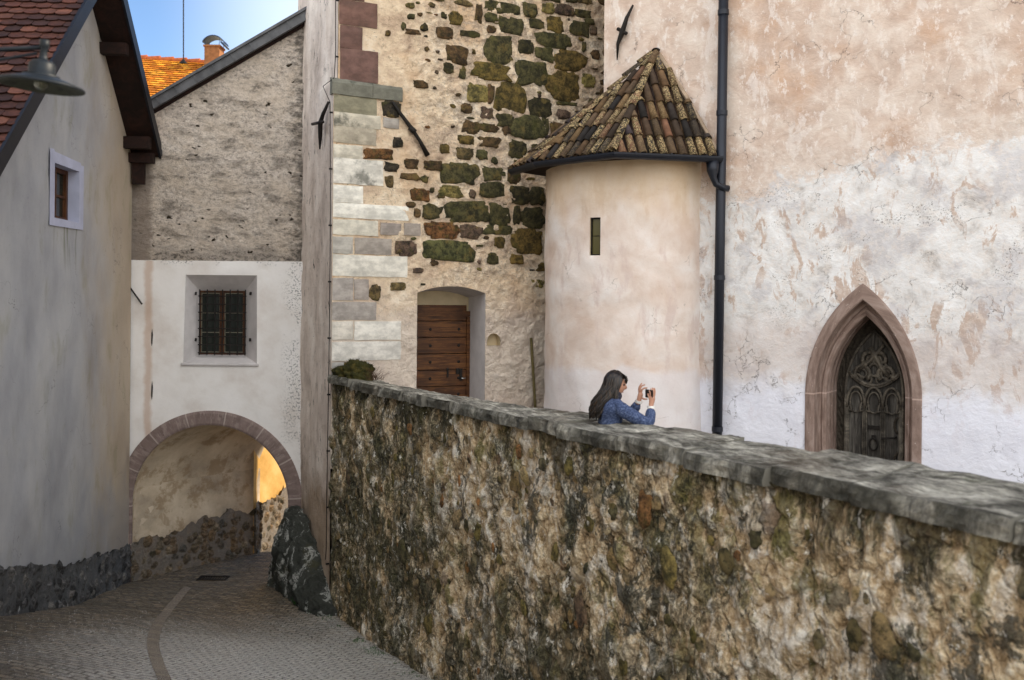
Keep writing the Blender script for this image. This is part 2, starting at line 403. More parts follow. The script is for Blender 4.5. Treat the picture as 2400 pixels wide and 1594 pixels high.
def mat_pebble():
    m = Mat('pebbledash'); x = m.xyz()
    a = m.noise(1.1, 8, .7, m.scl(None, (1, 1.6, 1), rot=(0, 0, .3)), .6); b = m.noise(14, 10, .86, m.scl(None, (1, 1.25, 1), rot=(0, 0, .35))); c = m.noise(7, 6, .7, m.scl(None, (1, 1.8, 1), rot=(0, 0, .35)))
    k = m.ramp(m.mr(b, .36, .64, smooth=False), [(0, C('5b534c')), (.28, C('a89c90')), (.5, C('dccfc1')), (1, C('f6ece0'))])
    k = m.mix(m.math('MULTIPLY', m.mr(a, .40, .62), .55), k, C('dccbb6'))
    pt = m.noise(2.3, 7, .7, m.scl(None, (1, 2.2, 1), (5, 5, 0), (0, 0, .4)))
    k = m.mix(m.math('MULTIPLY', m.math('MULTIPLY', m.mr(pt, .50, .62), m.mr(b, .44, .54)), .8), k, C('575049'))
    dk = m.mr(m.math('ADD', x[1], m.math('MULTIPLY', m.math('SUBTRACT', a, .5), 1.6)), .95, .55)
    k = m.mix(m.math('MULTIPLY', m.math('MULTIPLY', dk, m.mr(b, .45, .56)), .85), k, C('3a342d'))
    rt = m.mr(m.math('ADD', x[0], m.math('MULTIPLY', m.math('SUBTRACT', c, .5), 1.2)), -3.8, -3.45)
    k = m.mix(m.math('MULTIPLY', rt, .75), k, C('37342f'))
    hol = m.vor(4.2, vec=m.warp(.25, 6, m.scl(None, (1, 1.7, 1)))); hm = m.math('MULTIPLY', m.mr(hol, .13, .16, 1, 0), m.mr(m.noise(.8, 2), .45, .5))
    k = m.mix(hm, k, C('3a3022'))
    tp = m.mr(m.math('ADD', x[0], m.math('MULTIPLY', m.math('SUBTRACT', a, .5), .25)), -6.0, -6.12)
    k = m.mix(m.math('MULTIPLY', tp, .8), k, C('94867a'))
    return m.end(k, .96, bump=m.math('SUBTRACT', m.math('ADD', b, m.math('MULTIPLY', c, .6)), m.math('MULTIPLY', hm, .8)), bs=1, bd=.05)
def mat_limewash():
    m = Mat('limewash'); x = m.xyz()
    a = m.noise(1.3, 7, .6); b = m.noise(8, 8, .7)
    k = m.ramp(m.mr(a, .3, .7, smooth=False), [(0, C('dcd4cc')), (.5, C('eeeae5')), (1, C('f5f2ef'))])
    g = m.math('MULTIPLY', m.mr(m.noise(30, 5, .7), .52, .6), m.mr(m.noise(1.2, 5, .6, m.scl(None, (1, 1, 1), (2, 8, 0))), .53, .62))
    rt = m.mr(x[0], -3.95, -3.6)
    g = m.math('MULTIPLY', m.mr(m.noise(30, 5, .7), .50, .6), m.math('MAXIMUM', m.math('MULTIPLY', rt, m.mr(m.noise(2, 5), .42, .55)), m.math('MULTIPLY', m.mr(x[1], .5, .6), m.mr(m.noise(1.5, 4), .5, .58))))
    k = m.mix(m.math('MULTIPLY', g, .8), k, C('605e5c'))
    st = m.math('MULTIPLY', m.mr(m.math('ABSOLUTE', m.math('ADD', x[0], m.math('ADD', 6.08, m.math('MULTIPLY', m.math('SUBTRACT', m.noise(3, 4), .5), .15)))), .02, .1, 1, 0), .5)
    k = m.mix(st, k, C('b98f6a'))
    return m.end(k, .92, bump=m.math('ADD', b, m.math('MULTIPLY', a, 2)), bs=.35, bd=.012)
def mat_house():
    m = Mat('house_plaster'); x = m.xyz(); v = m.scl(None, (1.0, .5, 1))
    a = m.noise(1.0, 6, .6, v); b = m.noise(6, 8, .7); a2 = m.noise(1.9, 7, .65, v, .3)
    k = m.ramp(m.mr(a, .3, .7, smooth=False), [(0, C('929397')), (.5, C('a9a9ab')), (1, C('bab9b7'))])
    yl = m.mr(m.math('ADD', x[0], m.math('MULTIPLY', m.math('SUBTRACT', a2, .5), 2.4)), 3.9, 6.2)
    k = m.mix(m.math('MULTIPLY', yl, .6), k, C('b39b77'))
    k = m.mix(m.math('MULTIPLY', m.mr(a2, .55, .68), .35), k, C('87866a'))
    drip = m.math('MULTIPLY', m.math('MULTIPLY', m.mr(m.noise(5, 5, .6, m.scl(None, (2, .14, 1))), .5, .66), m.mr(x[1], .15, .9)), m.math('MULTIPLY', m.mr(x[0], 3.1, 3.3), m.mr(x[0], 4.1, 4.3, 1, 0)))
    k = m.mix(m.math('MULTIPLY', drip, m.mr(x[1], 1.0, 1.1, .6, 0)), k, C('5e6240'))
    sp = m.math('MULTIPLY', m.mr(m.noise(22, 6, .75), .60, .66), .35); k = m.mix(sp, k, C('6a6a68'))
    cr = m.vor(.8, 'DISTANCE_TO_EDGE', vec=m.warp(.6, 2.5)); k = m.mix(m.math('MULTIPLY', m.math('MULTIPLY', m.mr(cr, .001, .005, 1, 0), m.mr(m.noise(.9, 3), .5, .58)), .5), k, C('5a5a56'))
    sl = m.math('MULTIPLY', m.mr(m.math('ADD', x[1], m.math('MULTIPLY', m.math('SUBTRACT', a2, .5), 2.2)), -2.6, -3.6), .4); k = m.mix(sl, k, C('7d7e84'))
    return m.end(k, .9, bump=m.math('ADD', b, m.math('MULTIPLY', a, 1.2)), bs=.45, bd=.014)
def mat_plinth(warm=False):
    m = Mat('lane_rubble_warm' if warm else 'plinth_render', disp=True); x = m.xyz()
    w_ = m.warp(.12, 7); v1 = m.vor(6.5, vec=w_); cc = m.vor(6.5, out='Color', vec=w_); b = m.noise(16, 8, .75)
    cs = m.xyz(cc)
    pal = [(0, C('57503f')), (.3, C('7b6c58')), (.55, C('92795c')), (.8, C('6a665e')), (1, C('a39177'))] if warm else [(0, C('3f3e3e')), (.4, C('5f5d5b')), (.8, C('737170')), (1, C('8a857e'))]
    k = m.ramp(cs[0], pal); k = m.mix(m.mr(b, .42, .56), k, m.mix(1, k, .45, 'MULTIPLY'))
    k = m.mix(m.math('MULTIPLY', m.mr(v1, .48, .62), .7), k, C('8a8177' if warm else '606162'))
    k = m.mix(m.math('MULTIPLY', m.mr(m.noise(5, 6, .7), .58, .68), .5), k, C('9a9894'))
    h = m.math('ADD', m.mr(v1, .1, .55, 1, 0), m.math('MULTIPLY', b, .6))
    return m.end(k, .93, bump=b, bs=.8, bd=.03, disp=h, ds=.05)
def mat_parapet():
    m = Mat('rubble_masonry', disp=True); x = m.xyz()
    vs_ = m.scl(None, (1, .8, 1)); w_ = m.warp(.30, 3.2, vs_); w2 = m.warp(.14, 10, vs_)
    d1 = m.vor(2.7, vec=w_); c1 = m.xyz(m.vor(2.7, out='Color', vec=w_)); e1 = m.vor(2.7, 'DISTANCE_TO_EDGE', vec=w_)
    d2 = m.vor(8.5, vec=w2); c2 = m.xyz(m.vor(8.5, out='Color', vec=w2))
    fine = m.noise(24, 10, .82, m.scl(m.warp(.1, 5), (1, .7, 1))); mid = m.noise(6.0, 10, .74, m.scl(None, (1, .92, 1)), .1); big = m.noise(.62, 6, .62, dist=.6)
    patch = m.noise(1.7, 9, .7, m.scl(None, (1, .8, 1), (12, 4, 0)), .8)
    mort = m.ramp(m.mr(m.math('ADD', m.math('MULTIPLY', mid, .65), m.math('MULTIPLY', fine, .35)), .36, .63, smooth=False), [(0, C('5a472f')), (.22, C('947b58')), (.45, C('c4a882')), (.7, C('e3cfac')), (1, C('f6ecd8'))])
    mort = m.mix(m.math('MULTIPLY', m.mr(patch, .50, .56), .75), mort, m.mix(m.mr(mid, .40, .58), C('c0a884'), C('f6efe2')))
    st = m.ramp(c1[0], [(0, C('4a4c3c')), (.12, C('77713f')), (.3, C('a08a68')), (.45, C('b5a78e')), (.58, C('5b5a4e')), (.68, C('9a7350')), (.78, C('c0b092')), (.9, C('7b6a5c')), (1, C('d6d0c4'))], True)
    st = m.mix(m.mr(fine, .38, .62), m.mix(1, st, .55, 'MULTIPLY'), m.mix(1, st, 1.3, 'MULTIPLY'))
    s1 = m.math('MULTIPLY', m.mr(m.math('ADD', d1, m.math('MULTIPLY', m.math('SUBTRACT', mid, .5), .5)), .30, .36, 1, 0), m.mr(c1[1], .30, .32))
    k = m.mix(m.math('MULTIPLY', s1, .72), mort, st)
    jt = m.math('MULTIPLY', m.mr(m.math('ADD', e1, m.math('MULTIPLY', m.math('SUBTRACT', mid, .5), .12)), .012, .03, 1, 0), .32); k = m.mix(jt, k, C('3a2f20'))
    s2 = m.math('MULTIPLY', m.mr(d2, .26, .40, 1, 0), m.mr(c2[1], .6, .62))
    st2 = m.ramp(c2[0], [(0, C('57523c')), (.25, C('7c7545')), (.45, C('a08c6c')), (.6, C('84603c')), (.7, C('4b4b40')), (.85, C('efe9dc'))], True)
    k = m.mix(m.math('MULTIPLY', s2, .42), k, st2)
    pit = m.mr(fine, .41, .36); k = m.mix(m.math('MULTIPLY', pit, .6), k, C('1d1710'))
    cav = m.math('MULTIPLY', m.mr(mid, .385, .35), .7); k = m.mix(cav, k, C('1c170f'))  # recess darkening of pits and cavities put into the colour
    alg = m.math('MULTIPLY', m.mr(m.noise(1.9, 9, .72, m.scl(None, (1, .7, 1), (3, 1, 0)), .5), .53, .58), .6); k = m.mix(alg, k, m.mix(m.mr(fine, .4, .6), C('37381a'), C('76713a')))
    blk = m.math('MULTIPLY', m.mr(m.noise(1.5, 10, .76, m.scl(None, (1, .5, 1), (9, 2, 0)), .5), .535, .565), m.mr(mid, .40, .48)); k = m.mix(m.math('MULTIPLY', blk, .85), k, m.mix(m.mr(fine, .45, .62), C('1f211b'), C('4c4b3e')))
    far = m.mr(m.math('ADD', x[0], m.math('MULTIPLY', m.math('SUBTRACT', big, .5), 5)), 5.6, 2.0)      # algae and soot grow denser towards the tower
    fm_ = m.math('MULTIPLY', far, m.mr(m.noise(2.6, 10, .78, m.scl(None, (1, .55, 1), (6, 6, 0)), .3), .455, .51)); k = m.mix(m.math('MULTIPLY', fm_, .72), k, m.mix(m.mr(fine, .42, .6), C('1e1e16'), C('625b3a')))
    bd_ = m.noise(.85, 8, .66, m.scl(None, (1, .75, 1), (21, 3, 0)), .3); bs_ = m.math('MULTIPLY', m.mr(m.math('ADD', bd_, m.math('MULTIPLY', far, .035)), .515, .565), m.mr(fine, .62, .44))
    k = m.mix(m.math('MULTIPLY', bs_, .78), k, m.mix(m.mr(fine, .42, .6), C('1f211a'), C('55553c')))
    low = m.math('MULTIPLY', m.mr(m.math('ADD', x[1], m.math('MULTIPLY', m.math('SUBTRACT', mid, .5), 1.2)), -2.3, -2.9), m.mr(m.noise(2.1, 9, .76, m.scl(None, (1, .7, 1), (16, 6, 0)), .4), .49, .54)); k = m.mix(m.math('MULTIPLY', low, .75), k, m.mix(m.mr(fine, .42, .6), C('25251c'), C('59563e')))
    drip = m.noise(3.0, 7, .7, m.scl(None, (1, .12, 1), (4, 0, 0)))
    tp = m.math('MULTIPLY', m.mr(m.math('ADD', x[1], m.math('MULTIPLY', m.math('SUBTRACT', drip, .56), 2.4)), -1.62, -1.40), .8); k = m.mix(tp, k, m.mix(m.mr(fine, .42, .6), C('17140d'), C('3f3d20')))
    wh = m.math('MULTIPLY', m.mr(m.noise(6.5, 9, .78, m.scl(None, (1, .7, 1), (31, 7, 0))), .575, .62), .85); k = m.mix(wh, k, C('f1ebdd'))
    h = m.math('ADD', m.math('MULTIPLY', m.mr(d1, .05, .5, 1, 0), .55), m.math('MULTIPLY', s2, .3))
    h = m.math('ADD', h, m.math('MULTIPLY', m.noise(6.0, 4, .55, m.scl(None, (1, .92, 1)), .1), 1.5)); h = m.math('ADD', h, m.math('MULTIPLY', m.mr(e1, .0, .06), .22)); h = m.math('SUBTRACT', h, .78)
    return m.end(k, .93, bump=m.math('ADD', fine, mid), bs=.8, bd=.025, disp=h, ds=.07)
def mat_coping():
    m = Mat('coping_stone'); x = m.xyz()
    a = m.noise(2.6, 9, .72, m.scl(None, (.7, 2.0, 1), rot=(0, 0, .35)), .6); b = m.noise(15, 9, .75, m.scl(None, (.6, 1.6, 1))); c = m.noise(.9, 5, .6)
    k = m.ramp(m.mr(m.math('ADD', m.math('MULTIPLY', a, .6), m.math('MULTIPLY', b, .4)), .36, .64, smooth=False),
               [(0, C('2b2924')), (.3, C('57544b')), (.52, C('8b877c')), (.75, C('bab5a6')), (1, C('e6e1d2'))])
    k = m.mix(m.math('MULTIPLY', m.mr(c, .5, .65), .4), k, C('6b5c4a'))
    k = m.mix(m.math('MULTIPLY', m.mr(m.noise(3.3, 7, .7, m.scl(None, (1, 1, 1), (3, 3, 0))), .58, .68), .5), k, C('4b5236'))
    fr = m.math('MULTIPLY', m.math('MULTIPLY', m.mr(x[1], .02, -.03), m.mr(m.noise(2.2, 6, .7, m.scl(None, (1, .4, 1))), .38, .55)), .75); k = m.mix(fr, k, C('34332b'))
    return m.end(k, .88, bump=m.math('ADD', b, a), bs=.9, bd=.03)
def mat_sandstone():
    m = Mat('red_sandstone'); x = m.xyz()
    a = m.noise(3, 7, .65); b = m.noise(24, 7, .7)
    k = m.ramp(m.mr(a, .3, .7, smooth=False), [(0, C('6a574e')), (.5, C('8b766b')), (1, C('a7948a'))])
    k = m.mix(m.math('MULTIPLY', m.mr(b, .6, .68), .5), k, C('4e3833'))
    return m, k, a, b, x
def mat_portal():
    m, k, a, b, x = mat_sandstone()
    j = m.mr(m.math('ABSOLUTE', m.math('ADD', x[1], 1.27)), .008, .013, 1, 0)
    k = m.mix(m.math('MULTIPLY', j, .7), k, C('c3aa9d'))
    k = m.mix(m.math('MULTIPLY', m.mr(m.noise(9, 3), .68, .70), .7), k, C('cfc3ba'))
    return m.end(k, .85, bump=m.math('ADD', a, b), bs=.35, bd=.01)
def mat_archring():
    m, k, a, b, x = mat_sandstone()
    k = m.mix(.5, k, C('7d6f6d'))
    ax = m.math('ADD', x[0], 0)       # u = angle in degrees / 10, v = radial
    fr = m.math('FRACT', m.math('DIVIDE', m.math('ADD', x[0], .9), 2.55)); j = m.mr(m.math('ABSOLUTE', m.math('SUBTRACT', fr, .5)), .015, .022, 1, 0)
    k = m.mix(m.math('MULTIPLY', j, .8), k, C('b7a9a0'))
    k = m.mix(m.math('MULTIPLY', m.mr(m.noise(2.5, 7, .75), .52, .6), .5), k, C('a99a92'))
    k = m.mix(m.math('MULTIPLY', m.mr(m.noise(4, 6, .7), .6, .68), .5), k, C('4b403e'))
    return m.end(k, .88, bump=m.math('ADD', a, b), bs=.5, bd=.015)
def mat_tiles(name, rough=.8, lichen=True, mixv=.3):
    m = Mat(name, 'OB'); at = m.attr(); n1 = m.noise(10, 7, .7); n2 = m.noise(55, 6, .75); n3 = m.noise(22, 7, .75)
    k = m.mix(m.mr(n1, .3, .7), m.mix(1, at[0], 1-mixv, 'MULTIPLY'), m.mix(1, at[0], 1+mixv, 'MULTIPLY'))
    if lichen:
        f = m.math('MULTIPLY', m.mr(n3, .44, .52), at[3]); k = m.mix(f, k, m.ramp(n2, [(.40, C('191714')), (.48, C('5c5437')), (.56, C('c9b184')), (.66, C('bf8f70'))]))
        k = m.mix(m.math('MULTIPLY', m.mr(n3, .58, .66), .5), k, C('211c18'))
    return m.end(k, rough, bump=m.math('ADD', n1, n2), bs=.5, bd=.006)
def mat_street():
    m = Mat('lane_setts'); x = m.xyz()
    w_ = m.warp(.06, 2.5); w_ = m.warp(.5, .35, w_)
    br = m.n('ShaderNodeTexBrick'); m.put(br.inputs['Vector'], m.scl(w_, (1, 1, 1), rot=(0, 0, .18)))
    br.inputs['Scale'].default_value = 1.0; br.inputs['Brick Width'].default_value = .15; br.inputs['Row Height'].default_value = .09
    br.inputs['Mortar Size'].default_value = .012; br.inputs['Mortar Smooth'].default_value = .5; br.inputs['Bias'].default_value = 0
    br.inputs['Color1'].default_value = (.0, .0, .0, 1); br.inputs['Color2'].default_value = (1, 1, 1, 1); br.inputs['Mortar'].default_value = (.5, .5, .5, 1)
    cs = m.xyz(br.outputs['Color']); b = m.noise(45, 7, .78); a = m.noise(1.0, 5, .6); c = m.noise(7, 6, .7); hs = m.noise(26, 6, .75, m.scl(None, (.35, 1, 1)))
    k = m.ramp(cs[0], [(0, C('453a2d')), (.35, C('66573f')), (.65, C('7a6a52')), (1, C('96836a'))])
    k = m.mix(m.mr(c, .35, .65), m.mix(1, k, .6, 'MULTIPLY'), m.mix(1, k, 1.2, 'MULTIPLY'))
    k = m.mix(m.math('MULTIPLY', m.mr(hs, .46, .58), .35), k, C('a89b86'))
    k = m.mix(m.math('MULTIPLY', m.mr(m.noise(1.6, 7, .7), .52, .62), .4), k, C('4c4630'))
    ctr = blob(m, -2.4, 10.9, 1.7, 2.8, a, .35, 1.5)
    k = m.mix(m.math('MULTIPLY', m.math('MULTIPLY', ctr, m.mr(hs, .32, .52)), .85), k, C('f0ebe2'))  # pale grit, and the lane centre's sky sheen put into the colour
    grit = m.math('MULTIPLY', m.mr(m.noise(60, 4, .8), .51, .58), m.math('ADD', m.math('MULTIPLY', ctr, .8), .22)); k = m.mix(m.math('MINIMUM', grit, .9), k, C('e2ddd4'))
    k = m.mix(m.math('MULTIPLY', br.outputs['Fac'], .6), k, C('2b251d'))
    return m.end(k, m.mr(c, .3, .7, .42, .75), spec=.5, bump=m.math('SUBTRACT', m.math('ADD', m.math('MULTIPLY', b, .9), m.math('ADD', c, m.math('MULTIPLY', cs[0], .6))), m.math('MULTIPLY', br.outputs['Fac'], 1.8)), bs=1, bd=.04)
def mat_rock():
    m = Mat('dark_schist', 'OB'); w_ = m.warp(.5, 2.2); v = m.scl(w_, (2.2, 1.6, .6), rot=(0, .5, .4))
    a = m.noise(1.8, 9, .68, v, 1.2); b = m.noise(14, 8, .75)
    k = m.ramp(a, [(.3, C('242523')), (.45, C('41433c')), (.55, C('4c4e48')), (.585, C('c4c4bc')), (.625, C('3b3d3a')), (1, C('55564f'))])
    k = m.mix(m.math('MULTIPLY', m.mr(m.noise(2, 6, .65), .54, .66), .5), k, C('565230'))
    return m.end(k, .78, bump=m.math('ADD', a, m.math('MULTIPLY', b, 1.5)), bs=1, bd=.06, spec=.3)
def mat_wood(name, c1, c2, c3, sc=1.0, axis=(1, 1, 14), rough=.55):
    m = Mat(name, 'OB'); v = m.scl(None, axis); a = m.noise(2.0*sc, 8, .7, v, 1.2); b = m.noise(1.3, 5, .6)
    k = m.ramp(m.mr(a, .3, .7, smooth=False), [(0, c1), (.5, c2), (1, c3)])
    k = m.mix(m.math('MULTIPLY', m.mr(b, .5, .65), .5), k, c1)
    return m.end(k, rough, bump=a, bs=.4, bd=.006)
M_church, M_turret, M_tower, M_stone, M_ashlar, M_flank = mat_church(), mat_turret(), mat_tower(), mat_stone(), mat_ashlar(), mat_flank()
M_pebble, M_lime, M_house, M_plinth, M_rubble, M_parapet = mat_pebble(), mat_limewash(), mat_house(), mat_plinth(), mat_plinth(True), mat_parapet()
M_coping, M_portal, M_ring, M_tiles, M_street, M_rock = mat_coping(), mat_portal(), mat_archring(), mat_tiles('old_barrel_tiles'), mat_street(), mat_rock()
M_flat = mat_tiles('plain_clay_tiles', .75, False, .35)
M_iron = simple('wrought_iron', C('231f1c'), .6, .3, .4, 30)
M_pipe = simple('dark_blue_sheet_metal', C('1d212b'), .45, .3, .12, 3, .08, .002, .5)
M_lead = simple('grey_verge_metal', C('5c5d5f'), .6, .2, .25, 6)
M_white = simple('white_reveal_paint', C('c9c4c2'), .9, 0, .08, 5)
M_sur = simple('white_window_paint', C('b9bcd0'), .9, 0, .06, 5)
M_cream = simple('cream_reveal_paint', C('bfae8e'), .9, 0, .1, 4)
M_dooroak = mat_wood('oiled_oak', C('2c180b'), C('553319'), C('80552b'), axis=(1, 1, 14))
M_soffit = mat_wood('dark_soffit_boards', C('120b08'), C('24130d'), C('341d14'), axis=(3, 3, 3), rough=.8)
M_brown = mat_wood('brown_window_wood', C('2b170b'), C('4a2a14'), C('6b4222'), axis=(6, 6, 1))
M_oldwood = mat_wood('weathered_carved_wood', C('1f1d1b'), C('46423d'), C('77726a'), axis=(8, 8, .8), rough=.75)
M_trac = mat_wood('carved_tracery_wood', C('2a2622'), C('5c554b'), C('8a8172'), axis=(3, 3, 3), rough=.6)
M_carve = simple('dark_carved_wood', C('413a31'), .75, 0, .45, 26, 1.0, .02)  # dark brown wood tone of the border and lock mounts
M_pale = simple('pale_muntin_paint', C('8f8a78'), .7)
M_concrete = simple('plain_masonry', C('9a9084'), .9, 0, .2, 2)
def glass_mat(name, c, rough=.12):
    m = Mat(name, 'OB'); return m.end(m.mix(m.noise(3, 3), c, tuple(x*1.6 for x in c[:3])+(1,)), rough, spec=.5)
M_glass = glass_mat('dark_window_glass', C('20241f')); M_glass2 = glass_mat('leaded_glass', C('4a4526'), .25)

# ------------------------------------------------------------------ key lines of the place (x right, y away from the camera)
TC, TD = (-2.715, 15.0), (0.9, 0.436)                 # bell tower front corner, front direction
TN = (0.436, -0.9)                                     # outwards
FD = (-0.436, 0.9)                                     # side direction, going back
K = 1.4
WO, WD, WN = (3.69*K, 9.5*K), (-0.851, 0.525), (-0.525, -0.851)   # church wall
GZ = 16.65                                             # gate building front
HP, HD = (-6.36, 16.62), (0.0857, -1.0); _l = math.hypot(*HD); HD = (HD[0]/_l, HD[1]/_l)   # gabled house wall, running towards the camera
HN = (1.0/_l, 0.0857/_l)
PF, PD = (-2.72, 15.0), (5.45, -9.7)
PU = (0.4898, -0.8718); PN = (0.8718, 0.4898)          # parapet direction, and horizontally to its back
TFLOOR = -2.27
def house_x(y): return HP[0]+(HP[1]-y)*0.0857
def lerp_tab(tab, y):
    if y <= tab[0][0]: return tab[0][1]
    for (a, va), (b, vb) in zip(tab, tab[1:]):
        if y <= b: return va+(vb-va)*(y-a)/(b-a)
    return tab[-1][1]
LT = [(-2, -1.9), (0, -2.1), (9, -3.2), (11.52, -3.72), (14, -4.35), (16.6, -4.76), (25, -4.8)]
RT = [(-2, -2.2), (0, -2.4), (9, -4.1), (11.8, -4.50), (13.7, -4.67), (15, -4.71), (25, -4.8)]
def zs(x, y):
    xl = house_x(min(y, 16.6)); xr = PF[0]+PD[0]*(15-y)/9.7 if y < 15 else -2.72
    t = smooth01((x-xl)/(xr-xl)); return lerp_tab(LT, y)*(1-t)+lerp_tab(RT, y)*t
def on_street(px, py):
    a, b = ray(px, py); Z = 8.0
    while Z < 40 and b*Z > zs(a*Z, Z): Z += .02
    return Vector((a*Z, Z, zs(a*Z, Z)))

# ------------------------------------------------------------------ ground, lane, terrace
def grid_obj(name, xs, ys, zf, mat, kind):
    bm = bmesh.new(); uvl = bm.loops.layers.uv.new("UVMap")
    vv = [[bm.verts.new((x, y, zf(x, y)+H)) for x in xs] for y in ys]
    for j in range(len(ys)-1):
        for i in range(len(xs)-1):
            f = bm.faces.new((vv[j][i], vv[j][i+1], vv[j+1][i+1], vv[j+1][i]))
            for l in f.loops: l[uvl].uv = (l.vert.co.x, l.vert.co.y)
    o = bm_obj(name, bm, mat, None, True); o["kind"] = kind; return o
M_ground = simple('pale_gravel_ground', C('bcb096'), .95, 0, .12, .3)
gb = bmesh.new(); S = 1500
quad(gb, [(-S, -S, H-5.2), (S, -S, H-5.2), (S, S, H-5.2), (-S, S, H-5.2)]); go = bm_obj('ground', gb, M_ground); go["kind"] = 'structure'
def fr(a, b, n): return [a+(b-a)*i/n for i in range(n+1)]
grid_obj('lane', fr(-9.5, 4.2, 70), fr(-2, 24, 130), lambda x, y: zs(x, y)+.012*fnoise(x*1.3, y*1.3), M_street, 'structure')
grid_obj('bounce_ground', fr(-45, 45, 20), fr(-70, -1.98, 20), lambda x, y: -2.25, M_ground, 'structure')  # unseen pale ground behind the camera, added to bounce sunlight
# brick band curving down the lane
band = [(440, 1378), (418, 1402), (395, 1430), (376, 1455), (364, 1480), (359, 1505), (361, 1530), (371, 1558), (385, 1594), (400, 1640)]
bp = [on_street(*p) for p in band]
def smooth_path(pts, n=6):
    out = []
    for i in range(len(pts)-1):
        p0 = pts[max(i-1, 0)]; p1 = pts[i]; p2 = pts[i+1]; p3 = pts[min(i+2, len(pts)-1)]
        for k in range(n):
            t = k/n; out.append(0.5*((2*p1)+(p2-p0)*t+(2*p0-5*p1+4*p2-p3)*t*t+(3*p1-p0-3*p2+p3)*t**3))
    out.append(pts[-1]); return out
bp = smooth_path(bp)
def mat_band():
    m = Mat('brick_band'); br = m.n('ShaderNodeTexBrick'); m.put(br.inputs['Vector'], m.uv)
    br.inputs['Scale'].default_value = 1; br.inputs['Brick Width'].default_value = .12; br.inputs['Row Height'].default_value = .2; br.inputs['Mortar Size'].default_value = .006
    br.inputs['Color1'].default_value = C('62564a'); br.inputs['Color2'].default_value = C('7c6e5c'); br.inputs['Mortar'].default_value = C('4a4034')
    k = m.mix(m.math('MULTIPLY', m.mr(m.noise(8, 7, .75), .45, .62), .6), br.outputs['Color'], C('5d4f41'))
    k = m.mix(m.math('MULTIPLY', m.mr(m.noise(60, 4, .8), .51, .59), .6), k, C('cfc9bd'))
    return m.end(k, .85, bump=m.noise(30, 6, .7), bs=.6, bd=.01)
bm = bmesh.new(); uvl = bm.loops.layers.uv.new("UVMap"); L = 0; prev = None
for i, p in enumerate(bp):
    t = (bp[min(i+1, len(bp)-1)]-bp[max(i-1, 0)]); t.z = 0; t.normalize(); s = Vector((t.y, -t.x, 0))
    if i: L += (bp[i]-bp[i-1]).length
    row = [bm.verts.new((q.x, q.y, H+zs(q.x, q.y)+.012*fnoise(q.x*1.3, q.y*1.3)+.006)) for q in (p-s*.065, p+s*.065)]
    if prev:
        f = bm.faces.new((prev[0][0], prev[0][1], row[1], row[0]))
        for l, uv in zip(f.loops, ((prev[1], 0), (prev[1], .18), (L, .18), (L, 0))): l[uvl].uv = uv
    prev = (row, L)
o = bm_obj('paving_band', bm, mat_band(), None, True); o["kind"] = 'structure'
# drain grate in the lane
dp = on_street(500, 1356)
t = thing('drain_cover', (dp.x, dp.y, dp.z+H-.004), 'dark iron drain grate set in the paved lane just outside the arch', 'drain cover')
bm = bmesh.new()
for yy in (-.12, .12): box(bm, (dp.x, dp.y+yy, dp.z+H+.004), (.50, .025, .02))
for xx in (-.24, .24): box(bm, (dp.x+xx, dp.y, dp.z+H+.004), (.02, .215, .02))
bm_obj('frame', bm, M_iron, t)
bm = bmesh.new()
for i in range(11): box(bm, (dp.x-.21+i*.042, dp.y, dp.z+H+.002), (.018, .215, .014))
bm_obj('grate', bm, M_iron, t)
# terrace behind the parapet, slopes down towards the church portal
def zt(x, y): return TFLOOR-.53*smooth01((x-1.0)/4.0)
bm = bmesh.new(); uvl = bm.loops.layers.uv.new("UVMap"); rows = []
for i in range(41):
    q = i/40*13.4; row = []
    for j in range(25):
        wd = .35+j/24*9.5; x = PF[0]+PU[0]*q+PN[0]*wd; y = PF[1]+PU[1]*q+PN[1]*wd; row.append(bm.verts.new(V(x, y, zt(x, y))))
    rows.append(row)
for a, b in zip(rows, rows[1:]):
    for j in range(24):
        f = bm.faces.new((a[j], a[j+1], b[j+1], b[j]))
        for l in f.loops: l[uvl].uv = (l.vert.co.x, l.vert.co.y)
o = bm_obj('terrace', bm, M_street, None, True); o["kind"] = 'structure'

# ------------------------------------------------------------------ parapet wall
q_end = 13.4
PW = thing('parapet_wall', V(PF[0]+PU[0]*6, PF[1]+PU[1]*6, -4.7), 'long mossy rubble stone wall with grey slab coping descending beside the lane', 'wall')
def fp(u, v, wv): return V(PF[0]+PU[0]*u-PN[0]*wv, PF[1]+PU[1]*u-PN[1]*wv, v)
ztop = -1.27
def parapet_base(u):
    x, y = PF[0]+PU[0]*u, PF[1]+PU[1]*u; return zs(x, y)-.15
pout = [(u*q_end/20, parapet_base(u*q_end/20)) for u in range(21)]+[(q_end, ztop+.02), (0.0, ztop+.02)]
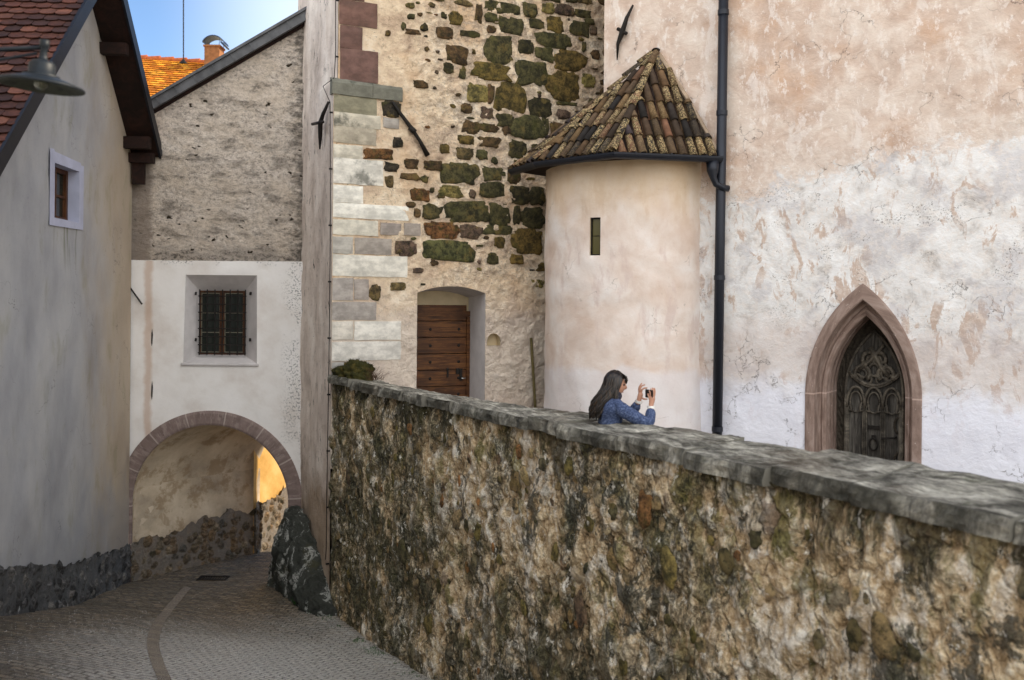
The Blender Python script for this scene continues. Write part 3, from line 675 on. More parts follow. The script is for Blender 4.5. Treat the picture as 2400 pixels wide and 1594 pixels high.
# finer mesh where the camera sees it, one sheet
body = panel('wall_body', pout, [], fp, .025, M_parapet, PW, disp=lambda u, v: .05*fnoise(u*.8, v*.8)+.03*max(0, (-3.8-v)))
def embedded():
    bm = bmesh.new(); cols = []; pos = []
    pal = ['6a6244', '7b7344', '96815f', 'a8977a', '54543f', '9a7048', 'ab997c', '7c685a', 'b8ad98', 'b7a684', '75705c', '857a4c', '9c8a6a', '8a7a5c']
    for i in range(340):
        u = R.uniform(.3, 12.5); v = R.uniform(-4.4, -1.5); sz = R.choice((.025, .03, .035, .045, .055, .08))*R.uniform(.8, 1.3)
        if any(abs(u-a) < sz*.8+c and abs(v-b)*.8 < sz*.8+c for a, b, c in pos): continue
        pos.append((u, v, sz)); sd_ = R.uniform(0, 99); seg = 16; rings = []; asp = R.uniform(.9, 1.7); rot = R.uniform(-.5, .5); th_ = sz*R.uniform(.05, .22)
        for rr, hh in ((1.05, -.6), (.97, .35), (.8, .8), (.5, 1.0), (.2, 1.05)):
            ring = []
            for k_ in range(seg):
                a = 2*PI*k_/seg; f = 1+.35*fnoise(math.cos(a)*1.3+sd_, math.sin(a)*1.3, sd_)+.15*noise.noise((math.cos(a)*4+sd_, math.sin(a)*4, 0))
                x_, y_ = math.cos(a)*sz*rr*f, math.sin(a)*sz*asp*rr*f; x_, y_ = x_*math.cos(rot)-y_*math.sin(rot), x_*math.sin(rot)+y_*math.cos(rot)
                ring.append(bm.verts.new(fp(u+x_, v+y_, .05*fnoise(u*.8, v*.8)+.012+th_*hh+.015*fnoise((u+x_)*14, (v+y_)*14, sd_))))
            rings.append(ring)
        n0 = len(bm.faces)
        for A, B in zip(rings, rings[1:]):
            for k_ in range(seg): bm.faces.new((A[k_], A[(k_+1) % seg], B[(k_+1) % seg], B[k_]))
        bm.faces.new(rings[-1]); cc_ = C(R.choice(pal)); j = R.uniform(.8, 1.2)*(.6 if u < 4 else .8)
        cols += [(cc_[0]*j, cc_[1]*j, cc_[2]*j, 1)]*(4*seg+1)
    bmesh.ops.recalc_face_normals(bm, faces=bm.faces)
    me = bpy.data.meshes.new('embedded_stones'); bm.to_mesh(me); bm.free(); color_attr(me, cols); link('embedded_stones', me, M_stone, PW, True)
embedded()
bm = bmesh.new()
a0, a1 = fp(0, 0, 0), fp(q_end, 0, 0)
pts = []
for u, w_ in ((0, -.12), (q_end, -.12), (q_end, -.55), (0, -.55)): p = fp(u, 0, w_); pts.append(p)
prism(bm, [Vector((p.x, p.y, H-5.3)) for p in pts], [Vector((p.x, p.y, H+ztop+.01)) for p in pts])
bm_obj('wall_core', bm, M_concrete, PW)
# coping: separate slabs with broken edges, one mesh
bm = bmesh.new(); uvl = bm.loops.layers.uv.new("UVMap"); q = 0.0; k = 0
def back_z(u): return -1.232+.16*smooth01(u/11.0)
while q < q_end:
    ln = R.choice((.75, .9, 1.1, .6)); q1 = min(q_end, q+ln); n = max(6, int(ln/.035)); dz = R.uniform(-.016, .016); rows = []; ov = R.uniform(-.015, .02)
    for i in range(n+1):
        u = q+.007+(q1-q-.014)*i/n; row = []
        for j, (wv, sv) in enumerate([(-.55, 0), (0, 0), (0, .33), (0, .66), (0, 1)]+[(jj/14, 2) for jj in range(1, 15)]+[(1, 3)]):
            zb, zf_, zk = ztop-.005, -1.155, back_z(u)
            if sv == 0: pos = (-.42 if wv else .0, zb)
            elif sv <= 1: pos = (0, zb+(zf_-zb)*sv)
            elif sv == 2: pos = (-.62*wv, zf_+(zk-zf_)*wv)
            else: pos = (-.62, zb)
            e1 = fnoise(u*2.2, pos[0]*3, k*3.1, 5); e2 = fnoise(u*6, pos[0]*6+pos[1]*9, 4.2+k, 4)
            out_ = .045+ov+pos[0]+((e1*.055+e2*.03) if sv <= 1 else 0)-(.02 if sv == 1 else 0)+(e2*.02 if sv == 3 else 0)
            zz = pos[1]+dz+(.016*e1+.010*e2 if sv >= .9 else e2*.006)
            row.append((bm.verts.new(fp(u, zz, out_)), (u, -.15+sv*.05 if sv <= 1 else (.02+wv*.62))))
        rows.append(row)
    m_ = len(rows[0])
    for A, B in zip(rows, rows[1:]):
        for j in range(m_):
            j2 = (j+1) % m_
            f = bm.faces.new((A[j][0], A[j2][0], B[j2][0], B[j][0]))
            for l, s_ in zip(f.loops, (A[j][1], A[j2][1], B[j2][1], B[j][1])): l[uvl].uv = s_
    bm.faces.new([x[0] for x in rows[0]][::-1]); bm.faces.new([x[0] for x in rows[-1]])
    q = q1; k += 1
bm_obj('coping', bm, M_coping, PW, False)

# ------------------------------------------------------------------ bell tower
TW = thing('bell_tower', V(TC[0]+TD[0]*2.4+FD[0]*2, TC[1]+TD[1]*2.4+FD[1]*2, TFLOOR), 'massive old tower of mossy rubble and pale corner stones rising above the wall', 'tower')
zled = on_plane(850, 196, TC, TD)[1]
def toff(u, v):
    if v < zled: return .09*max(0, 1-u/1.15)
    return 0
TB = (TC[0]+.09*TD[0]+.09*FD[0], TC[1]+.09*TD[1]+.09*FD[1])
def tf(u, v, wv=0):                        # u along front from the corner, v rel. height, wv outwards
    return V(TC[0]+TD[0]*u+TN[0]*(wv-.09), TC[1]+TD[1]*u+TN[1]*(wv-.09), v)
TPL = (TC[0]-TN[0]*.09, TC[1]-TN[1]*.09)
def tpx(px, py): return on_plane(px, py, TPL, TD)
dl, dr = tpx(977, 800)[0], tpx(1137, 800)[0]
zsp = tpx(977, 686)[1]; zap = tpx(1059, 671)[1]
dm = (dl+dr)/2; hw = (dr-dl)/2; rise = zap-zsp; Rr = (hw*hw+rise*rise)/(2*rise); th = math.degrees(math.asin(hw/Rr))
def door_loop(sh=0.0, drop=0.0):
    pts = [(dl+sh, TFLOOR-.3), (dr-sh, TFLOOR-.3)]
    for i in range(13):
        a = math.radians(th-2*th*i/12); pts.append((dm+(Rr)*math.sin(a)*(hw-sh)/hw, zap-Rr+Rr*math.cos(a)-drop))
    return pts
nu, nv = tpx(1157, 800); niche = [(nu+.12*math.cos(a), nv+.13*math.sin(a)) for a in [math.radians(x) for x in range(0, 181, 20)]]+[(nu-.12, nv-.07), (nu+.12, nv-.07)]
tr = 6.0
outl = [(0.0, TFLOOR-.3), (tr, TFLOOR-.3), (tr, 5.3), (.09, 5.3), (.09, zled), (0.0, zled)]
def tdisp(u, v): return toff(u, v)+.022*fnoise(u*1.6, v*1.6)+.016*fnoise(u*6, v*6, 3)
def tf2(u, v, wv=0): return tf(u, v, wv)
# edge fade would pinch the corner, so the batter goes into the map itself
panel('wall', outl, [door_loop(), niche], lambda u, v, wv: tf(u, v, wv+toff(u, v)), .030, M_tower, TW, disp=lambda u, v: (.022*fnoise(u*1.6, v*1.6)+.016*fnoise(u*6, v*6, 3))*smooth01(.12+(u-.5)*.8)-.004)
# side facing the lane
def ff(u, v, wv=0): return V(TC[0]+FD[0]*u-TD[0]*wv, TC[1]+FD[1]*u-TD[1]*wv, v)
panel('side_wall', [(0.0, -4.9), (2.28, -4.9), (2.28, 5.3), (.09, 5.3), (.09, zled), (0, zled)], [], lambda u, v, wv: ff(u, v, wv-(.0 if v < zled else .09*max(0, 1-u))), .06, M_flank, TW, disp=lambda u, v: .03*fnoise(u*1.5, v*.8)+.01*fnoise(u*8, v*5))
bm = bmesh.new()                           # upper shaft and hidden back
c0 = [tf(.09, 0), tf(tr, 0), tf(tr, 0)+Vector((FD[0], FD[1], 0))*2.2, tf(.09, 0)+Vector((FD[0], FD[1], 0))*2.2]
prism(bm, [Vector((p.x, p.y, H+5.3)) for p in c0], [Vector((p.x, p.y, H+17)) for p in c0])
bk = [tf(.3, 0, -.9), tf(tr, 0, -.9), tf(tr, 0, -2.2), tf(.3, 0, -2.2)]
prism(bm, [Vector((p.x, p.y, H-5.2)) for p in bk], [Vector((p.x, p.y, H+5.29)) for p in bk])
bm_obj('upper_shaft', bm, M_concrete, TW)
bm = bmesh.new(); apex = sum(c0, Vector())/4; apex.z = H+24
cc = [Vector((p.x, p.y, H+17)) for p in c0]
for i in range(4): quad(bm, [cc[i], cc[(i+1) % 4], apex]) if False else bm.faces.new([bm.verts.new(x) for x in (cc[i], cc[(i+1) % 4], apex)])
bm_obj('spire', bm, M_lead, TW)

# stones of the front, in photo pixels, laid on the wall plane
Z2 = """1480 10 1745 110 G;1415 25 1475 180 B;1780 25 1895 130 G;1930 25 2025 105 Y;2040 35 2175 120 P;2185 75 2305 135 G;1490 100 1590 165 G;1600 125 1785 270 G;1830 145 1940 220 K;1960 125 2090 250 O;2150 155 2290 275 G;890 20 955 65 Y;1210 95 1315 190 O;900 100 955 150 G;1155 95 1200 145 K;1120 205 1240 305 B;850 170 890 230 G;875 225 1000 265 B;730 235 770 280 B;1495 275 1710 475 G;1740 310 1860 415 K;1885 250 2150 360 G;1885 365 2020 470 G;2030 395 2260 545 O;2230 320 2270 400 G;2300 380 2370 450 B;1190 345 1355 485 B;1175 480 1250 560 K;1293 510 1350 605 G;1395 490 1690 620 O;1715 460 1950 665 G;1970 555 2205 765 O;2230 575 2335 665 Y;945 615 1055 675 B;1355 640 1505 790 Y;1505 645 1560 790 B;1565 640 1810 865 O;1830 750 2005 895 K;2035 780 2195 810 G;2040 840 2145 915 P;705 775 845 905 N;1310 795 1390 870 B;1450 820 1560 915 P;1580 875 1710 975 K;1700 890 1975 1060 G;1985 935 2090 1040 B;1320 925 1455 1030 B;1450 945 1595 1015 B;785 1055 860 1130 N;1285 1035 1400 1110 O;1445 1045 1610 1130 B;1145 1100 1220 1180 O;1270 1130 1395 1220 S;1425 1150 1515 1225 G;1675 1080 1805 1215 K;1840 1100 1900 1160 K;555 1140 780 1225 R;715 1245 825 1315 N;875 1215 980 1295 B;1030 1230 1160 1310 B;1165 1240 1450 1415 G;1475 1270 1615 1385 G;1665 1265 1770 1410 B;725 1345 795 1430 S;855 1325 985 1380 B;1000 1345 1060 1400 G;920 1440 1075 1540 R;1145 1425 1320 1515 Y;1365 1450 1420 1520 P;1450 1395 1645 1510 G;1670 1420 1830 1568 K;2285 760 2330 810 P;2190 -40 2300 30 S;1930 -40 2070 12 G;2105 -30 2200 22 K;1100 -30 1180 10 S;1060 20 1110 60 S;1000 180 1060 240 K;2290 200 2350 270 P;2250 140 2330 190 G;1620 960 1690 1040 B;1900 900 1980 1060 G;1540 1200 1590 1260 G"""
Z5 = """1190 235 1530 390 G;1015 260 1160 375 G;940 290 1000 360 B;885 240 960 280 B;1535 240 1700 430 G;1705 270 1765 420 K;1770 280 1945 430 G;1040 390 1285 525 R;1300 420 1470 525 P;1480 415 1690 495 G;1700 450 1940 630 O;1035 535 1405 695 L;1560 505 1640 590 O;1515 630 1595 720 G;1070 680 1130 730 B;1690 640 1790 720 O;940 745 1015 785 P;760 860 890 915 S;600 880 690 990 S;1835 830 1945 900 Y;805 535 960 650 P;1120 175 1185 215 B;1830 130 1950 270 K;1420 565 1475 585 G;1070 130 1105 170 K;990 860 1035 880 N"""
STC = dict(G='44452c', B='4f3d2a', Y='7c7448', P='5d4e49', K='33331f', O='61532a', N='2f2d2b', R='6b492c', S='62573d', L='464b2f')
stones = []
for txt, oy in ((Z2, 0), (Z5, 400)):
    for s_ in txt.split(';'):
        a = s_.split(); x0, y0, x1, y1 = [float(t_)/3.267 for t_ in a[:4]]; stones.append((680+x0, oy+y0, 680+x1, oy+y1, STC[a[4]]))
cols = []
bm = bmesh.new()
def stone_blob(bm, u0, v0, u1, v1, col, th_, fm, sq=.55, nz=.13, seg=18):
    cu, cv = (u0+u1)/2, (v0+v1)/2; hu, hv = (u1-u0)/2, (v1-v0)/2; sd_ = R.uniform(0, 99); rings = []
    for rr, hh in ((1.03, -.02), (.97, .55), (.86, .85), (.62, 1.0), (.3, 1.02)):
        ring = []
        for i in range(seg):
            a = 2*PI*i/seg; c_, s__ = math.cos(a), math.sin(a)
            x = math.copysign(abs(c_)**sq, c_); y = math.copysign(abs(s__)**sq, s__)
            f = 1+nz*(fnoise(c_*1.4+sd_, s__*1.4, sd_, 4)*1.9+.7*noise.noise((c_*5+sd_, s__*5, sd_)))
            uu, vv_ = cu+hu*x*f*rr, cv+hv*y*f*rr
            ring.append(bm.verts.new(fm(uu, vv_, th_*hh+(.012*fnoise(uu*9, vv_*9, sd_) if hh > 0 else 0))))
        rings.append(ring)
    nf = 0
    for A, B in zip(rings, rings[1:]):
        for i in range(seg): bm.faces.new((A[i], A[(i+1) % seg], B[(i+1) % seg], B[i])); nf += 1
    bm.faces.new(rings[-1]); nf += 1
    cc_ = C(col); j = R.uniform(.8, 1.25); cols.extend([(cc_[0]*j, cc_[1]*j*R.uniform(.95, 1.05), cc_[2]*j, R.random())]*nf)
def fm_t(u, v, wv): return tf(u, v, wv+toff(u, v))
for (x0, y0, x1, y1, c_) in stones:
    u0, v1_ = tpx(x0, (y0+y1)/2)[0], tpx((x0+x1)/2, y0)[1]; u1_, v0 = tpx(x1, (y0+y1)/2)[0], tpx((x0+x1)/2, y1)[1]
    small = (x1-x0) < 22
    stone_blob(bm, u0, v0, u1_, v1_, c_, R.uniform(.018, .034), fm_t, .75 if small else R.uniform(.42, .6), .22 if small else .15, 12 if small else 26)
for i in range(2600):                      # more courses of middling stones where the photo is densest
    px, py = R.uniform(1070, 1425), R.uniform(-10, 640); wd_, ht_ = R.uniform(16, 58), R.uniform(12, 34)
    if px < 1150 and R.random() < .75: continue
    if 640-py < (1290-px)*.9 and py > 400: continue
    b_ = (px-wd_/2, py-ht_/2, px+wd_/2, py+ht_/2)
    if any(b_[0] < x1+4 and b_[2] > x0-4 and b_[1] < y1+4 and b_[3] > y0-4 for (x0, y0, x1, y1, _) in stones): continue
    col_ = STC[R.choice('GGBBKOSPY')]; stones.append(b_+(col_,))
    u0, v1_ = tpx(b_[0], py)[0], tpx(px, b_[1])[1]; u1_, v0 = tpx(b_[2], py)[0], tpx(px, b_[3])[1]
    stone_blob(bm, u0, v0, u1_, v1_, col_, R.uniform(.012, .03), fm_t, R.uniform(.5, .8), .2, 14)
for i in range(260):                       # small fillers in the mortar
    px, py = R.uniform(960, 1410), R.uniform(0, 640)
    if any(x0-5 < px < x1+5 and y0-4 < py < y1+4 for (x0, y0, x1, y1, _) in stones): continue
    if px < 1080 and R.random() < .6: continue
    s1, s2 = R.uniform(3, 9), R.uniform(2, 6); u0, v1_ = tpx(px-s1, py-s2); u1_, v0 = tpx(px+s1, py+s2)
    stone_blob(bm, u0, v0, u1_, v1_, R.choice(list(STC.values())), .018, fm_t, .8, .25, 9)
bmesh.ops.recalc_face_normals(bm, faces=bm.faces)
me = bpy.data.meshes.new('exposed_rubble'); bm.to_mesh(me); bm.free(); color_attr(me, cols); link('exposed_rubble', me, M_stone, TW, True)
# cut corner stones
A2 = """345 745 660 880 8f8a74 1;350 875 690 985 c6beac 1;340 978 655 1110 b5ab98 .5;340 1115 550 1220 d0c9b8 .3;335 1220 710 1420 dfdace .9;335 1422 553 1560 e6e2d6 .2;705 905 835 985 aca59c .4"""
A5 = """320 258 910 375 e6e2d6 .1;325 378 670 500 d2ccbc .1;330 505 475 640 b7b2a8 .1;482 515 775 645 a39a90 .2;325 648 900 815 dcd7ca .2;335 820 475 995 b0a8a0 .5;478 830 598 990 a79d94 .2;325 1003 655 1145 a79f97 .3;325 1150 475 1295 d3ccbf .1;480 1150 850 1298 dfdacf .1;320 1305 850 1455 d6d1c7 .4;320 1460 600 1560 b0aca6 .5;685 400 850 495 9d938a .4;870 400 1000 500 a89d92 .3"""
RQ = """375 8 670 205 76594f .2;380 198 555 378 6d534b .2;380 381 675 630 735850 .2;375 -160 570 5 6d534b .2"""
cols = []; bm = bmesh.new()
def slab(u0, v0, u1, v1, th_, col, dirt):
    g = .006; n = 8; m_ = 4; sd_ = R.uniform(0, 50); grid = []
    for j in range(m_+1):
        row = []
        for i in range(n+1):
            u, v = u0+g+(u1-u0-2*g)*i/n, v0+g+(v1-v0-2*g)*j/m_; ed = i in (0, n) or j in (0, m_)
            u2 = u+(.008*fnoise(u*7, v*7, sd_) if ed and u > .02 else 0); v2 = v+(.008*fnoise(v*7, u*7, sd_+9) if ed else 0)
            row.append(bm.verts.new(fm_t(max(u2, .0), v2, th_*(.45 if ed else 1)+.004*fnoise(u*5, v*5, sd_))))
        grid.append(row)
    nf = 0
    for j in range(m_):
        for i in range(n): bm.faces.new((grid[j][i], grid[j][i+1], grid[j+1][i+1], grid[j+1][i])); nf += 1
    brd = [grid[0][i] for i in range(n+1)]+[grid[j][n] for j in range(1, m_+1)]+[grid[m_][i] for i in range(n-1, -1, -1)]+[grid[j][0] for j in range(m_-1, 0, -1)]
    bb = []
    for v_ in brd: bb.append(bm.verts.new(v_.co-Vector((TN[0], TN[1], 0))*(th_+.03)))
    for i in range(len(brd)): bm.faces.new((brd[i], bb[i], bb[(i+1) % len(brd)], brd[(i+1) % len(brd)])); nf += 1
    cols.extend([C(col)[:3]+(dirt,)]*nf)
for txt, oy, th_ in ((A2, 0, .020), (A5, 400, .017), (RQ, 0, .024)):
    for s_ in txt.split(';'):
        a = s_.split(); x0, y0, x1, y1 = [float(t_)/3.267 for t_ in a[:4]]
        xa, ya, xb, yb = 680+x0, oy+y0, 680+x1, oy+y1
        u0, v1_ = tpx(xa, (ya+yb)/2)[0], tpx((xa+xb)/2, ya)[1]; u1_, v0 = tpx(xb, (ya+yb)/2)[0], tpx((xa+xb)/2, yb)[1]
        if xa < 795: u0 = 0.0 if ya > 196 else .095
        slab(u0, v0, u1_, v1_, th_, a[4], float(a[5]))
bmesh.ops.recalc_face_normals(bm, faces=bm.faces)
me = bpy.data.meshes.new('corner_stones'); bm.to_mesh(me); bm.free(); color_attr(me, cols); link('corner_stones', me, M_ashlar, TW, False)
# mossy ledge stone
bm = bmesh.new(); cols = []
for (ua, ub) in ((-.03, .62), (.625, 1.12)):
    za, zb_ = zled-.20, zled+.02; n = 10
    prof = [(-.1, za), (.03, za), (.035, zb_-.05), (.0, zb_), (-.1, zb_+.05)]; rows = []
    for i in range(n+1):
        u = ua+(ub-ua)*i/n; rows.append([bm.verts.new(tf(u, v+.008*fnoise(u*6, v*6), w_+.09*max(0, 1-u/1.15)+.008*fnoise(u*8, v*8, 5))) for (w_, v) in prof])
    for A, B in zip(rows, rows[1:]):
        for j in range(len(prof)-1): bm.faces.new((A[j], A[j+1], B[j+1], B[j]))
    bm.faces.new(rows[0]); bm.faces.new(rows[-1])
bmesh.ops.recalc_face_normals(bm, faces=bm.faces)
me = bpy.data.meshes.new('ledge'); bm.to_mesh(me); bm.free(); color_attr(me, [C('77766a')[:3]+(1,)]*len(me.polygons)); link('ledge', me, M_ashlar, TW)

# doorway: deep white reveal, arched, with a plank door at its back
DEP = .69
bm = bmesh.new(); lp = door_loop()
strip(bm, [tf(u, v, toff(u, v)) for u, v in lp[1:]+lp[:1]], [tf(u, v-(.07 if v > zsp-.01 else 0), -DEP) for u, v in lp[1:]+lp[:1]])
bm_obj('door_reveal', bm, M_white, TW)
bm = bmesh.new()
strip(bm, [tf(u, v, 0) for u, v in niche], [tf(u, v, -.14) for u, v in niche], True)
f = bm.faces.new([bm.verts.new(tf(u, v, -.14)) for u, v in niche])
bm_obj('niche', bm, M_cream, TW)
TM = basis(Vector((TD[0], TD[1], 0)), Vector((-TN[0], -TN[1], 0)), Vector((0, 0, 1)))
ztd = tpx(977, 715)[1]-.10
bm = bmesh.new(); box(bm, tf(dm, ztd+.4, -DEP-.03), (dr-dl+.05, .05, .8), TM)
bm_obj('tympanum', bm, M_cream, TW)
dro = bm_obj('door', (lambda b: (b, [box(b, tf(dm, TFLOOR+.14+i*.272, -DEP+.035), (dr-dl-.12, .05, .262), TM) for i in range(9) if TFLOOR+.14+i*.272 < ztd])[0])(bmesh.new()), M_dooroak, TW)
md = dro.modifiers.new('b', 'BEVEL'); md.width = .008; md.segments = 2
bm = bmesh.new()
box(bm, tf(dm, ztd-.045, -DEP+.03), (dr-dl, .09, .09), TM)
for u in (dl+.03, dr-.03): box(bm, tf(u, (TFLOOR+ztd)/2-.05, -DEP+.03), (.06, .09, ztd-TFLOOR-.09), TM)
bm_obj('frame', bm, M_dooroak, dro)
bm = bmesh.new()
for i in range(8):
    zc = TFLOOR+.14+i*.272
    if zc > ztd-.15: continue
    for u in (dl+.47, dr-.20):
        r_ = bmesh.ops.create_uvsphere(bm, u_segments=10, v_segments=6, radius=.026, matrix=Matrix.Translation(tf(u, zc, -DEP+.062)) @ TM @ Matrix.Diagonal((1, .45, 1, 1)))
split_objs('stud', bm, M_iron, dro, True)
hz = tpx(1075, 890)[1]-.03
bm = bmesh.new(); box(bm, tf(dr-.16, hz+.06, -DEP+.07), (.05, .015, .2), TM); box(bm, tf(dr-.40, hz+.1, -DEP+.07), (.03, .015, .16), TM)
box(bm, tf(dr-.22, hz+.12, -DEP+.07), (.06, .015, .09), TM)
split_objs('lock_plate', bm, M_iron, dro)
bm = bmesh.new(); tube(bm, [tf(dr-.1, hz, -DEP+.05), tf(dr-.1, hz, -DEP+.11), tf(dr-.17, hz, -DEP+.115)], .011, 8); bm_obj('handle', bm, simple('bright_steel', C('c0bfbb'), .25, .9, .05), dro, True)
# iron wall anchors
def anchor(parent, pts, rad, extra=None):
    bm = bmesh.new(); tube(bm, pts, rad, 8)
    if extra: tube(bm, extra[0], extra[1], 8)
    return bm_obj('wall_anchor', bm, M_iron, parent, True)
P_ = lambda px, py, w_: tf(*tpx(px, py), w_+toff(*tpx(px, py)))
anchor(TW, [P_(917, 240, .05), P_(935, 268, .06), P_(960, 300, .06), P_(980, 330, .06), P_(1000, 366, .05)], [.022, .03, .035, .03, .045], ([P_(958, 300, .05), P_(968, 312, .09)], .045))
F_ = lambda px, py, w_: (lambda s_: ff(s_[0], s_[1], w_))(on_plane(px, py, TC, FD))
anchor(TW, [F_(776, 240, .04), F_(768, 268, .07), F_(764, 290, .09), F_(761, 320, .07), F_(757, 350, .05)], [.02, .03, .04, .035, .012], ([F_(744, 292, .08), F_(772, 287, .1)], .025))
# lightning conductor down the corner
bm = bmesh.new()
wire = [(790, -30, .06), (792, 120, .05), (792, 183, .07), (786, 205, .16), (779, 240, .05), (778, 500, .03), (776, 760, .03), (775, 1000, .04), (774, 1200, .05), (777, 1290, .05), (768, 1312, .06)]
wp_ = [ff(on_plane(px, py, TC, TD)[0]*0+0.01, on_plane(px, py, TC, TD)[1], w_-(.08 if py < 190 else 0)) for px, py, w_ in wire]
tube(bm, wp_, .007, 6)
for i in range(11): box(bm, ff(.015, 4.5-i*.85, .03-(.08 if 4.5-i*.85 > zled else 0)), (.05, .02, .025), TM)
bm_obj('lightning_conductor', bm, M_iron, TW)

# ------------------------------------------------------------------ gate building over the lane
GB = thing('gate_building', V(-5.0, GZ+1, -4.78), 'whitewashed gate building with round archway over the lane and barred window above', 'building')
ZG = lambda px, py: (on_plane(px, py, (0, GZ), (1, 0)))
def gf(u, v, wv=0): return V(u, GZ-wv, v)
acx, acz = ZG(493, 1179); ar = 1.306; floor_g = -4.95
wx0, wz1 = ZG(431, 644); wx1, wz0 = ZG(602, 853)
arch = [(acx+ar, floor_g)]+arc_pts(acx, acz, ar, 0, 180, 36)+[(acx-ar, floor_g)]
wloop = [(wx0, wz0), (wx1, wz0), (wx1-.01, wz1), (wx0+.03, wz1)]
zsplit = ZG(500, 612)[1]; gr = -3.1
panel('lower_wall', [(-6.9, floor_g), (acx-ar, floor_g)]+[(p[0], p[1]) for p in arc_pts(acx, acz, ar, 180, 0, 36)]+[(acx+ar, floor_g), (gr, floor_g), (gr, zsplit), (-6.9, zsplit)], [wloop], lambda u, v, wv: gf(u, v, wv), .06, M_lime, GB, disp=lambda u, v: .012*fnoise(u*1.3, v*1.3))
# upper roughcast wall, set back a hand, sloping top
def gtop(px): return ZG(px, 262+(px-350)*(-(262-52)/(712-350)))
ta, tb = gtop(300), gtop(760)
panel('upper_wall', [(-6.9, zsplit-.1), (gr, zsplit-.1), (gr, tb[1]-.02), (-6.9, ta[1]-.3)], [], lambda u, v, wv: gf(u, v, wv-.035), .05, M_pebble, GB, disp=lambda u, v: .03*fnoise(u*1.2, v*1.5)+.018*fnoise(u*5, v*7, 2))
bm = bmesh.new()
rim = [gf(-6.9+i*.1, zsplit+.006*fnoise(i*.7, 0), .0) for i in range(39)]
strip(bm, rim, [p+Vector((0, .08, .012)) for p in rim]); bm_obj('plaster_edge', bm, M_lime, GB)
# roof slab and verge
bm = bmesh.new()
va, vb = gtop(335), gtop(735)
d_ = (Vector((vb[0], 0, vb[1]))-Vector((va[0], 0, va[1]))).normalized(); n_ = Vector((-d_.z, 0, d_.x))
def gslab(bm, o0, o1, y0, y1):
    A = Vector((va[0]-.35*d_.x, 0, va[1]-.35*d_.z)); B = Vector((vb[0], 0, vb[1]))
    lo = [A+n_*o0, B+n_*o0, B+n_*o1, A+n_*o1]
    prism(bm, [Vector((p.x, GZ+y0, H+p.z)) for p in lo], [Vector((p.x, GZ+y1, H+p.z)) for p in lo])
gslab(bm, -.02, .12, -.10, -.03)
bm_obj('verge_board', bm, M_lead, GB)
bm = bmesh.new(); gslab(bm, .122, .165, -.13, 2.4)
for i in range(9):
    A = Vector((va[0], 0, va[1]))+d_*(i*.36); box(bm, Vector((A.x, GZ-.105, H+A.z))+Vector((n_.x, 0, n_.z))*.06, (.02, .02, .12), basis(d_, Vector((0, 1, 0)), n_))
gr_ = bm_obj('roof', bm, M_lead, GB)
bm = bmesh.new(); gslab(bm, -.06, .10, .0, 2.3)
bm_obj('roof_deck', bm, M_soffit, GB)
# arch ring
bm = bmesh.new(); uvl = bm.loops.layers.uv.new("UVMap"); rows = []
for i in range(73):
    a = math.radians(-14+ (180+28)*i/72) if False else None
path = [(acx+1, floor_g, 0)]
angs = [-1.0]+[i*180/60 for i in range(61)]+[181.0]
for a in angs:
    row = []
    for r_, w_ in ((1.545, -.02), (1.545, .03), (1.50, .045), (1.34, .045), (ar, .03), (ar, -.22)):
        if a < 0: u, v = acx+r_, floor_g
        elif a > 180: u, v = acx-r_, floor_g
        else: u, v = acx+r_*math.cos(math.radians(a)), acz+r_*math.sin(math.radians(a))
        row.append((bm.verts.new(gf(u, v, w_)), (a/10 if 0 <= a <= 180 else (-6 if a < 0 else 24), r_-w_)))
    rows.append(row)
for A, B in zip(rows, rows[1:]):
    for j in range(5):
        f = bm.faces.new((A[j][0], A[j+1][0], B[j+1][0], B[j][0]))
        for l, s_ in zip(f.loops, (A[j][1], A[j+1][1], B[j+1][1], B[j][1])): l[uvl].uv = s_
bm_obj('arch_ring', bm, M_ring, GB, False)
# vaulted passage bending to the right
VY = 2.0; vs_ = .817
def mat_vault():
    m = Mat('passage_plaster'); x = m.xyz(); a = m.noise(1.4, 7, .65, m.scl(None, (1, 1, 1))); b = m.noise(9, 7, .7)
    k = m.ramp(m.mr(a, .3, .7, smooth=False), [(0, C('a09280')), (.5, C('c6b59c')), (1, C('decfb8'))])
    k = m.mix(m.math('MULTIPLY', m.mr(m.noise(2.5, 8, .75), .50, .60), .55), k, C('8a6f4c'))
    return m.end(k, .92, bump=m.math('ADD', a, b), bs=.5, bd=.02)
M_vault = mat_vault()
bm = bmesh.new(); uvl = bm.loops.layers.uv.new("UVMap"); rows = []
for j in range(21):
    y = .02+VY*j/20; sh = vs_*max(0, y-.15); row = []
    pr = [(acx+ar+.0, floor_g)]+arc_pts(acx, acz, ar+.0, 0, 180, 30)+[(acx-ar, acz-.9)]
    L = 0
    for i, (u, v) in enumerate(pr):
        nn = .03*fnoise(u*1.2+y, v*1.2, y*1.2)*min(1, j/2)
        row.append((bm.verts.new(V(u+sh+nn*(1 if u < acx else -1), GZ+y, v-abs(nn))), (i*.12, y)))
    rows.append(row)
for A, B in zip(rows, rows[1:]):
    for i in range(len(A)-1):
        f = bm.faces.new((A[i][0], A[i+1][0], B[i+1][0], B[i][0]))
        for l, s_ in zip(f.loops, (A[i][1], A[i+1][1], B[i+1][1], B[i][1])): l[uvl].uv = s_
bm_obj('vault', bm, M_vault, GB, True)
